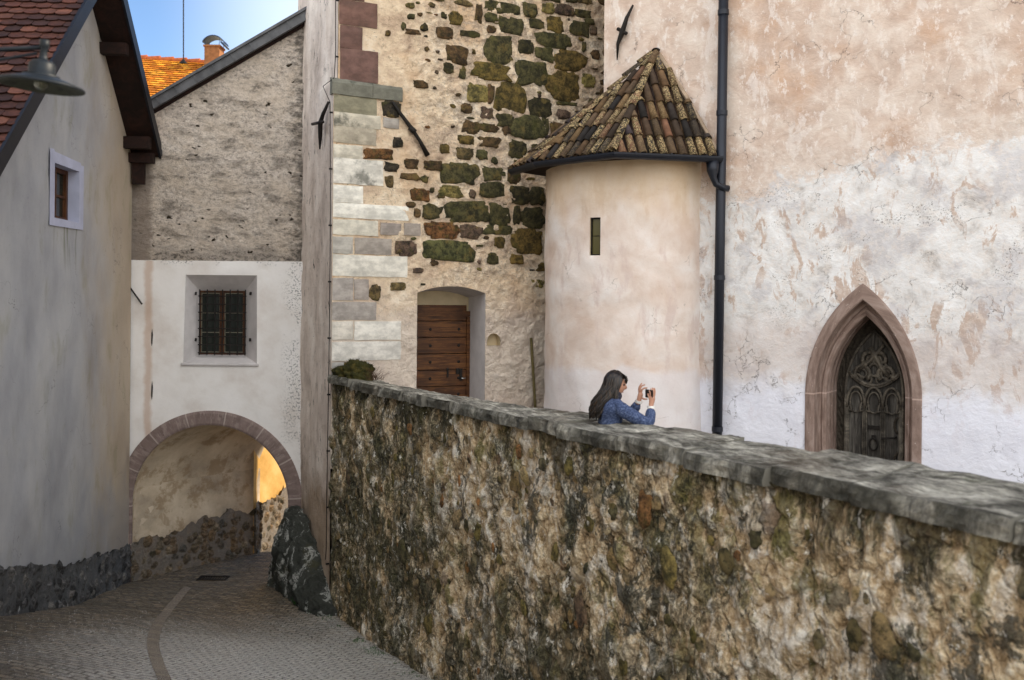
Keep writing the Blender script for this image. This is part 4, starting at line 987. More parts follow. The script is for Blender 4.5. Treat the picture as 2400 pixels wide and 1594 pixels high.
# back wall of the gate building above the vault mouth
bm = bmesh.new()
sh = vs_*(VY-.15); bw = [(acx+sh-ar+ar*2, floor_g)]
back = [(p[0]+sh, p[1]) for p in arc_pts(acx, acz, ar, 0, 180, 30)]
top_ = [(back[0][0]+1.2, 1.8)]+[(acx+sh+ar-(2*ar)*i/30+(1.2 if i == 0 else (-.6 if i == 30 else 0)), 1.9+.0*i) for i in range(31)]
strip(bm, [V(p[0], GZ+VY+.02, p[1]) for p in back], [V(p[0], GZ+VY+.02, p[1]) for p in top_[1:]])
quad(bm, [V(back[0][0], GZ+VY+.02, back[0][1]), V(back[0][0], GZ+VY+.02, floor_g), V(back[0][0]+1.2, GZ+VY+.02, floor_g), V(back[0][0]+1.2, GZ+VY+.02, 1.9)])
bm_obj('back_wall', bm, M_vault, GB)
# barred window
fx0, fz1 = ZG(467, 681); fx1, fz0 = ZG(573, 832); sdep = .30
sc_ = (GZ+sdep)/GZ; fx0, fx1, fz0, fz1 = fx0*sc_, fx1*sc_, fz0*sc_, fz1*sc_
win = bmesh.new()
strip(win, [gf(u, v, 0) for u, v in wloop], [gf(u, v, -sdep) for u, v in ((fx0, fz0), (fx1, fz0), (fx1, fz1), (fx0, fz1))], True)
bm_obj('window_reveal', win, M_white, GB)
bm = bmesh.new(); box(bm, gf((wx0+wx1)/2, wz0-.015, .01), (wx1-wx0+.06, .06, .045)); sl = bm_obj('window_sill', bm, M_white, GB); mm = sl.modifiers.new('b', 'BEVEL'); mm.width = .01
bm = bmesh.new(); wcx = (fx0+fx1)/2; wcz = (fz0+fz1)/2; ww = fx1-fx0; wh = fz1-fz0
for u in (fx0+.015, fx1-.015): box(bm, gf(u, wcz, -sdep-.03), (.035, .05, wh))
for u in (wcx-.022, wcx+.022): box(bm, gf(u, wcz, -sdep-.03), (.04, .05, wh-.06))
for v in (fz0+.015, fz1-.015): box(bm, gf(wcx, v, -sdep-.03), (ww-.07, .05, .035))
wf = bm_obj('window', bm, M_brown, GB)
bm = bmesh.new()
for sgn in (-1, 1):
    cx_ = wcx+sgn*(ww/4+.005); hw_ = ww/4-.04
    for u in (cx_-hw_, cx_+hw_): box(bm, gf(u, wcz, -sdep-.035), (.009, .03, wh-.08))
    for f_ in (-.5, -.166, .166, .5): box(bm, gf(cx_, wcz+f_*(wh-.09), -sdep-.035), (hw_*2-.01, .026, .011))
bm_obj('muntin_lattice', bm, M_pale, wf)
bm = bmesh.new(); quad(bm, [gf(fx0-.02, fz0-.02, -sdep-.05), gf(fx1+.02, fz0-.02, -sdep-.05), gf(fx1+.02, fz1+.02, -sdep-.05), gf(fx0-.02, fz1+.02, -sdep-.05)])
bm_obj('pane', bm, M_glass, wf)
bm = bmesh.new()
fs = (GZ+.19)/(GZ+.33); gx0, gx1, gz0, gz1 = fx0*fs, fx1*fs, fz0*fs, fz1*fs; gw, gh = gx1-gx0, gz1-gz0
for i in range(7): u = gx0+gw*(i/6); tube(bm, [gf(u, gz0-.01, -.19), gf(u, gz1+.02, -.19)], .011, 6)
for i in range(8): v = gz0+.03+(gh-.04)*(i/7.6); tube(bm, [gf(gx0-.02, v, -.175), gf(gx1+.02, v, -.175)], .011, 6)
for i in range(1, 6):
    for j in range(8): box(bm, gf(gx0+gw*i/6, gz0+.03+(gh-.04)*(j/7.6), -.18), (.026, .02, .026))
bm_obj('grille', bm, M_iron, wf)
bm = bmesh.new()
for px, py in ((454, 688), (583, 688), (454, 797), (582, 797)):
    u, v = ZG(px, py); tube(bm, [gf(u, v+.02, -.12), gf(u, v-.02, -.10)], .02, 8)
split_objs('shutter_pin', bm, M_iron, GB)
# iron stay and two slits in the plaster
a = gf(*ZG(306, 672), .05); b_ = gf(*ZG(336, 713), .06)
bm = bmesh.new(); tube(bm, [a, b_], .014, 6); bm_obj('iron_stay', bm, M_iron, GB)
bm = bmesh.new()
for (x0, y0, y1) in ((357, 770, 812), (357, 892, 938)):
    p0, p1 = gf(*ZG(x0, y0), .006), gf(*ZG(x0-1, y1), .006); mid_ = (p0+p1)/2
    bm.faces.new([bm.verts.new(q_) for q_ in (p0, mid_+Vector((.016, -.003, .05)), mid_+Vector((.01, -.003, -.1)), p1, mid_+Vector((-.012, -.003, -.08)), mid_+Vector((-.008, -.003, .08)))])
split_objs('wall_slit', bm, M_iron, GB)

# left wall inside and beyond the passage: base of rubble, plaster above
LWs = [(-6.36, 16.60), (-6.25, 16.85), (-5.45, 17.83), (-4.70, 18.68)]
LWo = [(-4.80, 18.50), (-4.30, 20.2), (-3.6, 23.0)]
def poly_map(path):
    seg = []; L = 0
    for a, b in zip(path, path[1:]):
        l = math.hypot(b[0]-a[0], b[1]-a[1]); seg.append((L, l, a, b)); L += l
    def fm(u, v, wv=0):
        for (s0, l, a, b) in seg:
            if u <= s0+l or (s0, l, a, b) == seg[-1]:
                t_ = (u-s0)/l; dx, dy = (b[0]-a[0])/l, (b[1]-a[1])/l
                return V(a[0]+(b[0]-a[0])*t_+dy*wv, a[1]+(b[1]-a[1])*t_-dx*wv, v)
    return fm, L
fmS, LS = poly_map(LWs); fmO, LO = poly_map(LWo)
LWT = thing('passage_wall', V(-5.4, 17.9, -4.8), 'plastered wall with crumbling rubble base inside and beyond the archway', 'wall')
panel('passage_plaster', [(0, -4.95), (LS, -4.95), (LS, -3.2), (0, -3.2)], [], lambda u, v, wv: fmS(u, v, wv), .08, M_vault, LWT, disp=lambda u, v: .03*fnoise(u, v))
def mat_sunwall():
    m = Mat('cream_house_plaster'); a = m.noise(1.6, 7, .65); k = m.ramp(m.mr(a, .3, .7, smooth=False), [(0, C('a8803f')), (.5, C('c49b5a')), (1, C('d2b078'))])
    return m.end(k, .9, bump=m.noise(8, 7, .7), bs=.4, bd=.02)
panel('outer_plaster', [(0, -4.95), (LO, -4.95), (LO, 1.0), (0, 1.0)], [], lambda u, v, wv: fmO(u, v, wv+.03), .1, mat_sunwall(), LWT, disp=lambda u, v: .02*fnoise(u, v))
def ragged(u0, u1, f_base, f_top, n=60):
    lo = [(u0+(u1-u0)*i/n, f_base(u0+(u1-u0)*i/n)) for i in range(n+1)]
    hi = [(u0+(u1-u0)*i/n, f_top(u0+(u1-u0)*i/n)) for i in range(n+1)]
    return lo+hi[::-1]
panel('rubble_base', ragged(0, LS, lambda u: -4.95, lambda u: -4.12+.10*u+.22*fnoise(u*2.3, 3, 0, 6)), [], lambda u, v, wv: fmS(u, v, wv+.075), .03, M_rubble, LWT)
panel('rubble_base', ragged(0, LO, lambda u: -4.95, lambda u: -3.80+.34*fnoise(u*2.3, 8, 0, 6)), [], lambda u, v, wv: fmO(u, v, wv+.10), .03, M_rubble, LWT)

# ------------------------------------------------------------------ gabled house on the left
HB = thing('gabled_house', V(house_x(13)-2, 13, -4.4), 'grey plastered gable house with dark overhanging verge and red tiled roof', 'house')
# u measured from u=0 at y=10.0 to the far corner; outwards = +x side
def hf(u, v, wv=0):
    y = 10.0+u*(1/_l); x = house_x(y); return V(x+HN[0]*wv, y+HN[1]*wv, v)
def hpx(px, py):
    s_, z_ = on_plane(px, py, (house_x(10.0), 10.0), (-.0857/_l, 1/_l)); return s_, z_
uc = (HP[1]-10.0)*_l; ur = (14.08-10.0)*_l; zr = 4.71
def soff(u): return zr-.915*(ur-u) if u < ur else zr-.94*(u-ur)
wl = [hpx(126, 380), hpx(183, 404), hpx(182, 524), hpx(124, 508)]
wu0, wu1 = (wl[0][0]+wl[3][0])/2, (wl[1][0]+wl[2][0])/2; wv1, wv0 = (wl[0][1]+wl[1][1])/2, (wl[2][1]+wl[3][1])/2
hole = [(wu0, wv0), (wu1, wv0), (wu1, wv1), (wu0, wv1)]
pl_top = lambda u: zs(house_x(10+u), 10+u)+.56+.012*u
panel('wall', [(-6.0, -5.0), (uc, -5.0), (uc, soff(uc)), (ur, zr), (-2.5, soff(-2.5)), (-6.0, soff(-2.5))], [hole], hf, .09, M_house, HB, disp=lambda u, v: .03*fnoise(u*.9, v*.9))
panel('plinth', ragged(-2.0, uc, lambda u: -5.0, lambda u: pl_top(u)+.10*fnoise(u*2.6, 1, 0, 6), 160), [], lambda u, v, wv: hf(u, v, wv+.035), .035, M_plinth, HB, disp=lambda u, v: .03*fnoise(u*2, v*2))
# painted surround, reveal, casement
g = .14
bm = bmesh.new()
o_ = [(wu0-g*1.2, wv0-.11), (wu1+g*1.3, wv0-.09), (wu1+g*1.35, wv1+.10), (wu1+g*.5, wv1+.10), (wu1+g*.5, wv1+.13), (wu0-g*.2, wv1+.15), (wu0-g*.2, wv1+.18), (wu0-g*1.2, wv1+.17)]
ii = [(wu0, wv0), (wu1, wv0), (wu1, wv1), (wu1, wv1), (wu0+.3, wv1), (wu0+.15, wv1), (wu0+.1, wv1), (wu0, wv1)]
strip(bm, [hf(u, v, .016) for u, v in o_], [hf(u, v, .018) for u, v in ii], True)
strip(bm, [hf(u, v, .018) for u, v in hole], [hf(u, v, -.2) for u, v in hole], True)
bmesh.ops.remove_doubles(bm, verts=bm.verts, dist=.0008)
wn = bm_obj('window_surround', bm, M_sur, HB)
HM = basis(Vector((-.0857/_l, 1/_l, 0)), Vector((-HN[0], -HN[1], 0)), Vector((0, 0, 1)))
bm = bmesh.new(); cu = (wu0+wu1)/2; cv = (wv0+wv1)/2; a_ = wu1-wu0; b_ = wv1-wv0
for u in (wu0+.03, wu1-.04, cu): box(bm, hf(u, cv, -.16), (.07 if u != cu else .05, .05, b_), HM)
for v in (wv0+.03, wv1-.03): box(bm, hf(cu, v, -.161), (a_-.1, .045, .06), HM)
for v in (cv-.02,): box(bm, hf(cu, v, -.163), (a_-.1, .03, .03), HM)
wi = bm_obj('window', bm, M_brown, HB)
bm = bmesh.new(); quad(bm, [hf(wu0, wv0, -.18), hf(wu1, wv0, -.18), hf(wu1, wv1, -.18), hf(wu0, wv1, -.18)]); bm_obj('pane', bm, M_glass, wi)
# roof: two slopes, boarded underneath, overhanging the gable by OV
OV = .44; RX = Vector((-HN[0], -HN[1], 0)); RL = 5.0      # ridge runs away from the gable to the left
def rp(u, dz, out_): q_ = hf(u, soff(u)+dz, out_); return q_
uL = -2.2; uR = uc-.02
bm = bmesh.new()
for (ua, ub) in ((uL, ur), (ur, uR)):
    lo = [rp(ua, .0, OV), rp(ub, .0, OV), rp(ub, .0, -RL), rp(ua, .0, -RL)]
    prism(bm, lo, [p+Vector((0, 0, .16)) for p in lo])
bm_obj('roof_boarding', bm, M_soffit, HB)
bm = bmesh.new()                                       # verge boards
for (ua, ub) in ((uL, ur), (ur, uR)):
    lo = [rp(ua, -.03, OV+.005), rp(ub, -.03, OV+.005), rp(ub, -.03, OV+.04), rp(ua, -.03, OV+.04)]
    prism(bm, lo, [p+Vector((0, 0, .25)) for p in lo])
bm_obj('verge_board', bm, simple('blue_black_verge', C('14161f'), .5, 0, .2), HB)
bm = bmesh.new()                                       # purlins and bracket ends under the verge
for u, s_, dz in ((uc-.38, .17, -.26), (uc-.13, .14, -.24), (ur+.9, .15, -.24)):
    c = hf(u, soff(u)+dz+.1, OV/2-.2); box(bm, c, (.16, OV+.3, s_+.02), HM)
box(bm, hf(uc-.08, soff(uc)-.27, .13), (.09, .2, .35), HM)
split_objs('purlin_end', bm, M_soffit, HB)
bm = bmesh.new()
lo = [rp(uR, -.02, OV+.04), rp(uR, -.02, -RL)]; tube(bm, [lo[0]+Vector((0, .02, .1)), lo[1]+Vector((0, .02, .1))], .06, 8)
bm_obj('gutter', bm, M_pipe, HB)
def tile_field(name, org, U, Vv, W, Lh, tw, tl, mat, parent, pal, thick=.014, clip=None):
    Nn = U.cross(Vv).normalized()
    if Nn.z < 0: Nn = -Nn
    bm = bmesh.new(); cols = []; j = 0; y = 0.0
    while y < Lh:
        x = -(tw/2 if j % 2 else 0)
        while x < W:
            xa, xb = max(0, x+.003), min(W, x+tw-.003)
            if xb-xa > .03 and (clip is None or clip((xa+xb)/2, y)):
                c_ = (xa+xb)/2; hw_ = (xb-xa)/2; rd = tl*.28; jit = R.uniform(-.004, .004); lf = R.uniform(0, .006)
                pts = [(xb, y+tl*1.25), (xb, y+rd)]+[(c_+hw_*math.cos(a), y+rd-rd*math.sin(a)) for a in (PI*.2, PI*.4, PI*.5, PI*.6, PI*.8)]+[(xa, y+rd), (xa, y+tl*1.25)]
                top = []; bot = []
                for (px_, py_) in pts:
                    h_ = thick*2.2*(1-(py_-y)/(tl*1.25))+lf
                    q_ = org+U*px_+Vv*(py_+jit); top.append(bm.verts.new(q_+Nn*(h_+thick))); bot.append(bm.verts.new(q_+Nn*h_))
                bm.faces.new(top); nf = 1
                for k_ in range(len(top)-1): bm.faces.new((top[k_], bot[k_], bot[k_+1], top[k_+1])); nf += 1
                cc_ = C(R.choice(pal)); jj = R.uniform(.75, 1.2); cols += [(cc_[0]*jj, cc_[1]*jj, cc_[2]*jj, R.random())]*nf
            x += tw
        y += tl; j += 1
    bmesh.ops.recalc_face_normals(bm, faces=bm.faces)
    me = bpy.data.meshes.new(name); bm.to_mesh(me); bm.free(); color_attr(me, cols)
    return link(name, me, mat, parent)
A = rp(uL, .165, OV+.02); Bp = rp(ur, .165, OV+.02); up = (Bp-A); Ls = up.length; up.normalize()
tile_field('roof_tiles', A, RX, up, RL, Ls-.02, .19, .16, M_flat, HB, ['4c2b20', '573226', '3e241d', '643e30', '39221c'])
A = rp(uR, .165, OV+.02); up2 = (Bp-A); L2 = up2.length; up2.normalize()
tile_field('roof_tiles', A, RX, up2, RL, L2-.02, .19, .16, M_flat, HB, ['8a4a30', '9a563a', '74402e'])
bm = bmesh.new()
tube(bm, [Bp+Vector((0, 0, .02))+RX*(RL*i/12) for i in range(13)], .09, 8); bm_obj('ridge_tiles', bm, M_soffit, HB)
bm = bmesh.new(); w2 = [hf(-6, 0, -.35), hf(uc-.02, 0, -.35), hf(uc-.02, 0, -5), hf(-6, 0, -5)]
prism(bm, [Vector((p.x, p.y, H-5.1)) for p in w2], [Vector((p.x, p.y, H+2.2)) for p in w2]); bm_obj('house_body', bm, M_concrete, HB)
bm = bmesh.new()                                       # gable return towards the camera
w3 = [hf(-6, 0, -.02), hf(-6, 0, -5)]; quad(bm, [Vector((w3[0].x, w3[0].y, H-5)), Vector((w3[1].x, w3[1].y, H-5)), Vector((w3[1].x, w3[1].y, H+soff(-2.5))), Vector((w3[0].x, w3[0].y, H+soff(-2.5)))])
bm_obj('end_wall', bm, M_concrete, HB)

# ------------------------------------------------------------------ church
CH = thing('church', V(WO[0]+3, WO[1]+3, -2.8), 'tall church wall in peeling peach and white plaster with gothic portal', 'church')
def cf(u, v, wv=0): return V(WO[0]-WD[0]*u+WN[0]*wv, WO[1]-WD[1]*u+WN[1]*wv, v)
def cpx(px, py): s_, z_ = on_plane(px, py, WO, WD); return -s_, z_
ucor = cpx(1416, 100)[0]
pcx = -(.887-.213)/2*K; phw = .5*(.887+.213)*K; psp = -1.27
pL, pR = cpx(1888, 900)[0], cpx(2162, 900)[0]; pcx = (pL+pR)/2; phw = (pR-pL)/2
papx = cpx(2024, 664)[1]
ih, iah = .52, 1.10; oh, oah = phw, papx-psp
def gothic(h, n=16, zb=-3.1):
    t_ = (h-ih)/(oh-ih); ah = iah+(oah-iah)*t_; Rg = (ah*ah+h*h)/(2*h); pts = [(h, zb), (h, psp-.9), (h, psp-.3)]
    a1 = math.asin(min(1, ah/Rg))
    for i in range(n+1): a = a1*i/n; pts.append((h-Rg+Rg*math.cos(a), psp+Rg*math.sin(a)))
    return pts+[(-x, y) for x, y in pts[-2::-1]]
gl = gothic(oh-.02)
panel('wall', [(ucor, -3.3), (14.0, -3.3), (14.0, 5.2), (ucor, 5.2)], [[(pcx+x, y) for x, y in gl]], cf, .08, M_church, CH, disp=lambda u, v: .02*fnoise(u*.8, v*.8)+.008*fnoise(u*3, v*3, 4))
bm = bmesh.new(); q_ = [cf(ucor, 0, -1.2), cf(14, 0, -1.2), cf(14, 0, -4), cf(ucor, 0, -4)]
prism(bm, [Vector((p.x, p.y, H-5)) for p in q_], [Vector((p.x, p.y, H+5.19)) for p in q_])
q_ = [cf(ucor, 0, 0), cf(14, 0, 0), cf(14, 0, -4), cf(ucor, 0, -4)]
prism(bm, [Vector((p.x, p.y, H+5.2)) for p in q_], [Vector((p.x, p.y, H+12)) for p in q_])
for uu in (ucor, 14.0):
    quad(bm, [cf(uu, -3.3, -.0), cf(uu, -3.3, -1.3), cf(uu, 5.2, -1.3), cf(uu, 5.2, 0)])
bm_obj('nave_body', bm, M_concrete, CH)
bm = bmesh.new(); rr_ = [cf(ucor, 12, .5), cf(14, 12, .5), cf(14, 12, -4.3), cf(ucor, 12, -4.3)]; rg = [cf(ucor, 14.2, -2), cf(14, 14.2, -2)]
for fa in ([rr_[0], rr_[1], rg[1], rg[0]], [rr_[2], rr_[3], rg[0], rg[1]], [rr_[0], rg[0], rr_[3]], [rr_[1], rr_[2], rg[1]]): bm.faces.new([bm.verts.new(x) for x in fa])
bm_obj('roof', bm, M_flat, CH); 
# portal mouldings
prof = [(oh-.015, -.03), (oh, .02), (oh-.02, .028), (oh-.118, .028), (oh-.128, .015), (oh-.135, -.10), (oh-.150, -.17), (oh-.175, -.195), (oh-.19, -.17)]
for (cx_, cy_) in ((oh-.215, -.235), (oh-.255, -.47)):
    for i in range(9):
        a = math.radians(130-28*i+(-5)); prof.append((cx_+.062*math.cos(a), cy_+.062*math.sin(a)))
    prof += [(cx_-.030, cy_-.075), (cx_-.01, cy_-.13), (cx_-.03, cy_-.16)]
prof = [(max(h, ih), d) for h, d in prof]+[(ih+.02, -.66), (ih, -.69), (ih, -.80)]
bm = bmesh.new(); uvl = bm.loops.layers.uv.new("UVMap"); rows = []; L = 0
for k_, (h_, d_p) in enumerate(prof):
    gp = gothic(h_, 20)
    if k_: L += math.hypot(prof[k_][0]-prof[k_-1][0], prof[k_][1]-prof[k_-1][1])
    rows.append([(bm.verts.new(cf(pcx+x, y, d_p)), (x+L*3, y)) for x, y in gp])
for A, B in zip(rows, rows[1:]):
    for i in range(len(A)-1):
        f = bm.faces.new((A[i][0], A[i+1][0], B[i+1][0], B[i][0]))
        for l, s_ in zip(f.loops, (A[i][1], A[i+1][1], B[i+1][1], B[i][1])): l[uvl].uv = s_
bm_obj('portal', bm, M_portal, CH, False)
# carved door leaf
DD = -.78
bm = bmesh.new(); gp = gothic(ih+.02, 20); bm.faces.new([bm.verts.new(cf(pcx+x, y, DD)) for x, y in gp]); dleaf = bm_obj('portal_door', bm, M_oldwood, CH)
def doorp(x, y, w_=0): return cf(pcx+x, y, DD+w_)
bm = bmesh.new()                                       # carved border
ga = gothic(ih+.01, 24); gb_ = [(x*.74, y if y < psp else psp+(y-psp)*.78) for x, y in ga]
rowsn = 6; rws = []
for j in range(rowsn+1):
    t_ = j/rowsn; rws.append([bm.verts.new(doorp(a[0]+(b[0]-a[0])*t_, a[1]+(b[1]-a[1])*t_, .02+.012*math.sin(PI*t_))) for a, b in zip(densify(ga, .03)[:-12], densify(gb_, .03*1.0)[:-12])]) if False else None
ga_d = []; gb_d = []
for i in range(len(ga)-1):
    n = max(1, int(math.hypot(ga[i+1][0]-ga[i][0], ga[i+1][1]-ga[i][1])/.03))
    for k_ in range(n):
        t_ = k_/n; ga_d.append((ga[i][0]+(ga[i+1][0]-ga[i][0])*t_, ga[i][1]+(ga[i+1][1]-ga[i][1])*t_)); gb_d.append((gb_[i][0]+(gb_[i+1][0]-gb_[i][0])*t_, gb_[i][1]+(gb_[i+1][1]-gb_[i][1])*t_))
rws = []
for j in range(7):
    t_ = j/6; rws.append([bm.verts.new(doorp(a[0]+(b[0]-a[0])*t_, a[1]+(b[1]-a[1])*t_, .02+.01*math.sin(i*1.3+3*math.sin(t_*PI*2))*math.sin(PI*t_)+.012*fnoise(a[0]*30, a[1]*22+t_*4, 1))) for i, (a, b) in enumerate(zip(ga_d, gb_d))])
for A, B in zip(rws, rws[1:]):
    for i in range(len(A)-1): bm.faces.new((A[i], A[i+1], B[i+1], B[i]))
bm_obj('carved_border', bm, M_carve, dleaf)
bm = bmesh.new(); T = lambda pts, r_=.012, w_=.025: tube(bm, [doorp(x, y, w_+.015) for x, y in pts], r_*1.45, 8)
T(gb_, .014, .03)
yb = psp+.02
lw = .70*ih/3*1.02
for k_ in (-1, 0, 1):                                   # three lancets
    c_ = k_*2*lw*1.0
    T([(c_-lw, -3.1), (c_-lw, yb-.25)], .016, .03); T([(c_+lw, -3.1), (c_+lw, yb-.25)], .016, .03)
    T([(c_-lw*.8, -3.1), (c_-lw*.8, yb-.22)], .007, .02); T([(c_+lw*.8, -3.1), (c_+lw*.8, yb-.22)], .007, .02)
    T([(c_+lw*math.cos(a), yb-.25+.30*math.sin(a)**.8) for a in [PI*i/12 for i in range(13)]], .013, .035)
    T([(c_+lw*.66*math.cos(a), yb-.17+.15*math.sin(a)) for a in [2*PI*i/14 for i in range(15)]], .008, .025)
    for s_ in (-1, 1): T([(c_+s_*lw, yb-.28), (c_+s_*lw*.45, yb-.30), (c_+s_*lw*.6, yb-.20)], .012, .03)
# bowed base of the tympanum and flame shaped tracery
T([(x, yb+.10+.5*x*x*3.2-.02) for x in fr(-.34, .34, 14)], .015, .035)
T([(x, yb+.07+.5*x*x*3.2-.02) for x in fr(-.33, .33, 14)], .010, .03)
for s_ in (-1, 1):
    for (cx_, cy_, r_, a0, a1) in ((.16, .24, .105, -40, 230), (.16, .24, .06, 20, 300), (.06, .45, .10, -30, 200), (.05, .44, .05, -60, 240), (.10, .16, .07, 150, 400), (.24, .17, .06, 0, 250), (.02, .30, .09, 60, 300), (.12, .36, .05, -90, 160)):
        T([(s_*(cx_+r_*math.cos(math.radians(a0+(a1-a0)*i/12))), yb+cy_+r_*math.sin(math.radians(a0+(a1-a0)*i/12))) for i in range(13)], .012+.008*(r_ > .09), .03)
T([(.13, yb+.66), (.02, yb+.52), (-.10, yb+.38), (-.2, yb+.30)][::1], .02, .04); T([(-.05, yb+.62), (.03, yb+.48), (.10, yb+.34), (.2, yb+.22)], .024, .042)
bm_obj('tracery', bm, M_trac, dleaf, True)
bm = bmesh.new()
tube(bm, [doorp(.30, psp-.62, .02), doorp(.30, psp-.62, .10), doorp(.12, psp-.64, .11)], .016, 8); bm_obj('handle', bm, M_iron, dleaf)
bm = bmesh.new()
tube(bm, [doorp(.0+.055*math.cos(a), psp-.74+.085*math.sin(a), .04) for a in [2*PI*i/16 for i in range(16)]], .014, 6, True); KN = bm; bm = bmesh.new(); box(bm, doorp(0, psp-.5, .02), (.16, .02, .05), basis(Vector((-WD[0], -WD[1], 0)), Vector((WN[0], WN[1], 0)), Vector((0, 0, 1))))
box(bm, doorp(0, psp-.64, .03), (.06, .03, .06), basis(Vector((-WD[0], -WD[1], 0)), Vector((WN[0], WN[1], 0)), Vector((0, 0, 1))))
split_objs('knocker_plate', bm, M_iron, dleaf); bm_obj('knocker', KN, M_iron, dleaf, True)
bm = bmesh.new()
for yy in (psp-.45, psp-.95):
    tube(bm, [doorp(.335+.055*math.cos(a), yy+.11*math.sin(a), .02) for a in [2*PI*i/14 for i in range(14)]], .018, 6, True)
split_objs('lock_mount', bm, M_carve, dleaf, True)
# anchor high on the wall
Cw = lambda px, py, w_: cf(*cpx(px, py), w_)
anchor(CH, [Cw(1487, 14, .05), Cw(1474, 45, .08), Cw(1463, 80, .08), Cw(1452, 105, .06), Cw(1449, 142, .04)], [.016, .03, .045, .028, .008], ([Cw(1452, 70, .07), Cw(1474, 82, .08)], .028))
# downpipe
M_pw = .14
dpt, dpb = cpx(1704, 0), cpx(1688, 1010); pr_ = .072
bm = bmesh.new()
pa = cf(dpt[0]-.0, 5.0, M_pw); pb_ = cf(dpb[0], -2.9, M_pw); tube(bm, [pa, pb_], pr_, 20)
DPIPE = bm_obj('downpipe', bm, M_pipe, CH, True)
for p in DPIPE.data.polygons: p.use_smooth = len(p.vertices) == 4
dvec = (pb_-pa)
for z_ in (4.2, 2.74, .35, -1.85):
    bm = bmesh.new()
    t_ = (5.0-z_)/7.9; c_ = pa+dvec*t_
    tube(bm, [c_+dvec.normalized()*-.035, c_+dvec.normalized()*.035], pr_+.009, 20); box(bm, c_-Vector((WN[0], WN[1], 0))*.09, (.02, .16, .03), basis(Vector((-WD[0], -WD[1], 0)), Vector((WN[0], WN[1], 0)), Vector((0, 0, 1))))
    bm_obj('pipe_clamp', bm, M_pipe, DPIPE)

# ------------------------------------------------------------------ stair turret
TR = thing('stair_turret', V(1.353*K, 11.295*K, -2.5), 'round plastered stair turret with half cone roof of old barrel tiles', 'turret')
OX, OY, TR_ = 1.353*K, 11.295*K, .98*K
zev = 1.46*K
def uf(u, v, wv=0):                        # u = arc length, 0 at the point facing the camera
    a = -PI/2+u/TR_; r_ = TR_+wv+(.03*max(0, (-1.0-v))*.6); return V(OX+r_*math.cos(a), OY+r_*math.sin(a), v)
# slit window
def tur_u(px):
    a_, _ = ray(px, 550); best = min((abs((uf(u/100, 0).x)/(uf(u/100, 0).y)-a_), u/100) for u in range(-180, 180)); return best[1]
s0, s1 = tur_u(1382), tur_u(1407); yy = uf((s0+s1)/2, 0).y; sz1 = (703-508)/FPX*yy; sz0 = (703-597)/FPX*yy
slit = [(s0, sz0), (s1, sz0), (s1, sz1), (s0, sz1)]
panel('wall', [(-2.6, -3.2), (2.6, -3.2), (2.6, zev+.12), (-2.6, zev+.12)], [slit], uf, .07, M_turret, TR, disp=lambda u, v: .026*fnoise(u*1.1, v*1.1)+.008*fnoise(u*4, v*4))
bm = bmesh.new(); strip(bm, [uf(u, v, 0) for u, v in slit], [uf(u, v, -.14) for u, v in slit], True); bm_obj('window_reveal', bm, M_cream, TR)
bm = bmesh.new(); ins = lambda e, w_: [uf(u, v, w_) for u, v in ((s0+e, sz0+e), (s1-e, sz0+e), (s1-e, sz1-e), (s0+e, sz1-e))]
strip(bm, ins(-.004, -.03), ins(.018, -.03), True); strip(bm, ins(.018, -.03), ins(.018, -.06), True)
strip(bm, ins(-.004, -.03), ins(-.004, -.06), True)
wi = bm_obj('window', bm, M_iron, TR)
bm = bmesh.new(); quad(bm, ins(.01, -.055)); bm_obj('pane', bm, M_glass2, wi)
bm = bmesh.new()
for f_ in (.52,): p, q_ = ins(.018, -.05)[0].lerp(ins(.018, -.05)[3], f_), ins(.018, -.05)[1].lerp(ins(.018, -.05)[2], f_); tube(bm, [p, q_], .005, 5)
bm_obj('glazing_bar', bm, M_iron, wi)
# roof facets
E = [Vector((.04, 11.35, 0))*K, Vector((.30, 10.72, 0))*K, Vector((1.028, 9.99, 0))*K, Vector((2.10, 10.33, 0))*K]
Eb = Vector((1.0*K, 12.45*K, 0))
for e in E+[Eb]: e.z = H+zev+.06
E[3].z += .03
ap = on_plane(1543, 124, WO, WD); AP = V(WO[0]+WD[0]*ap[0], WO[1]+WD[1]*ap[0], ap[1])
bm = bmesh.new()
ring = [Eb]+E+[Vector((WO[0]+WD[0]*1.2, WO[1]+WD[1]*1.2, E[3].z))]
ring = [Eb]+E
low = [Vector((e.x, e.y, e.z-.06)) for e in ring]
a_ = [bm.verts.new(p) for p in ring]; b_ = [bm.verts.new(p) for p in low]; t_ = bm.verts.new(AP)
bx = Vector((1.9*K, 11.2*K, 0)); 
for i in range(4): bm.faces.new((a_[i], a_[i+1], t_)); bm.faces.new((a_[i], b_[i], b_[i+1], a_[i+1]))
bm.faces.new((a_[4], a_[0], t_)); bm.faces.new(b_[::-1]); bm.faces.new((a_[4], b_[4], b_[0], a_[0]))
rd = bm_obj('roof', bm, M_soffit, TR)
cols = []; bm = bmesh.new()
PAL = ['3b2f25', '4c3c2e', '564534', '312a26', '463629', '604a34', '393133', '6a5338', '282422', '6b4c3a', '503d2c']
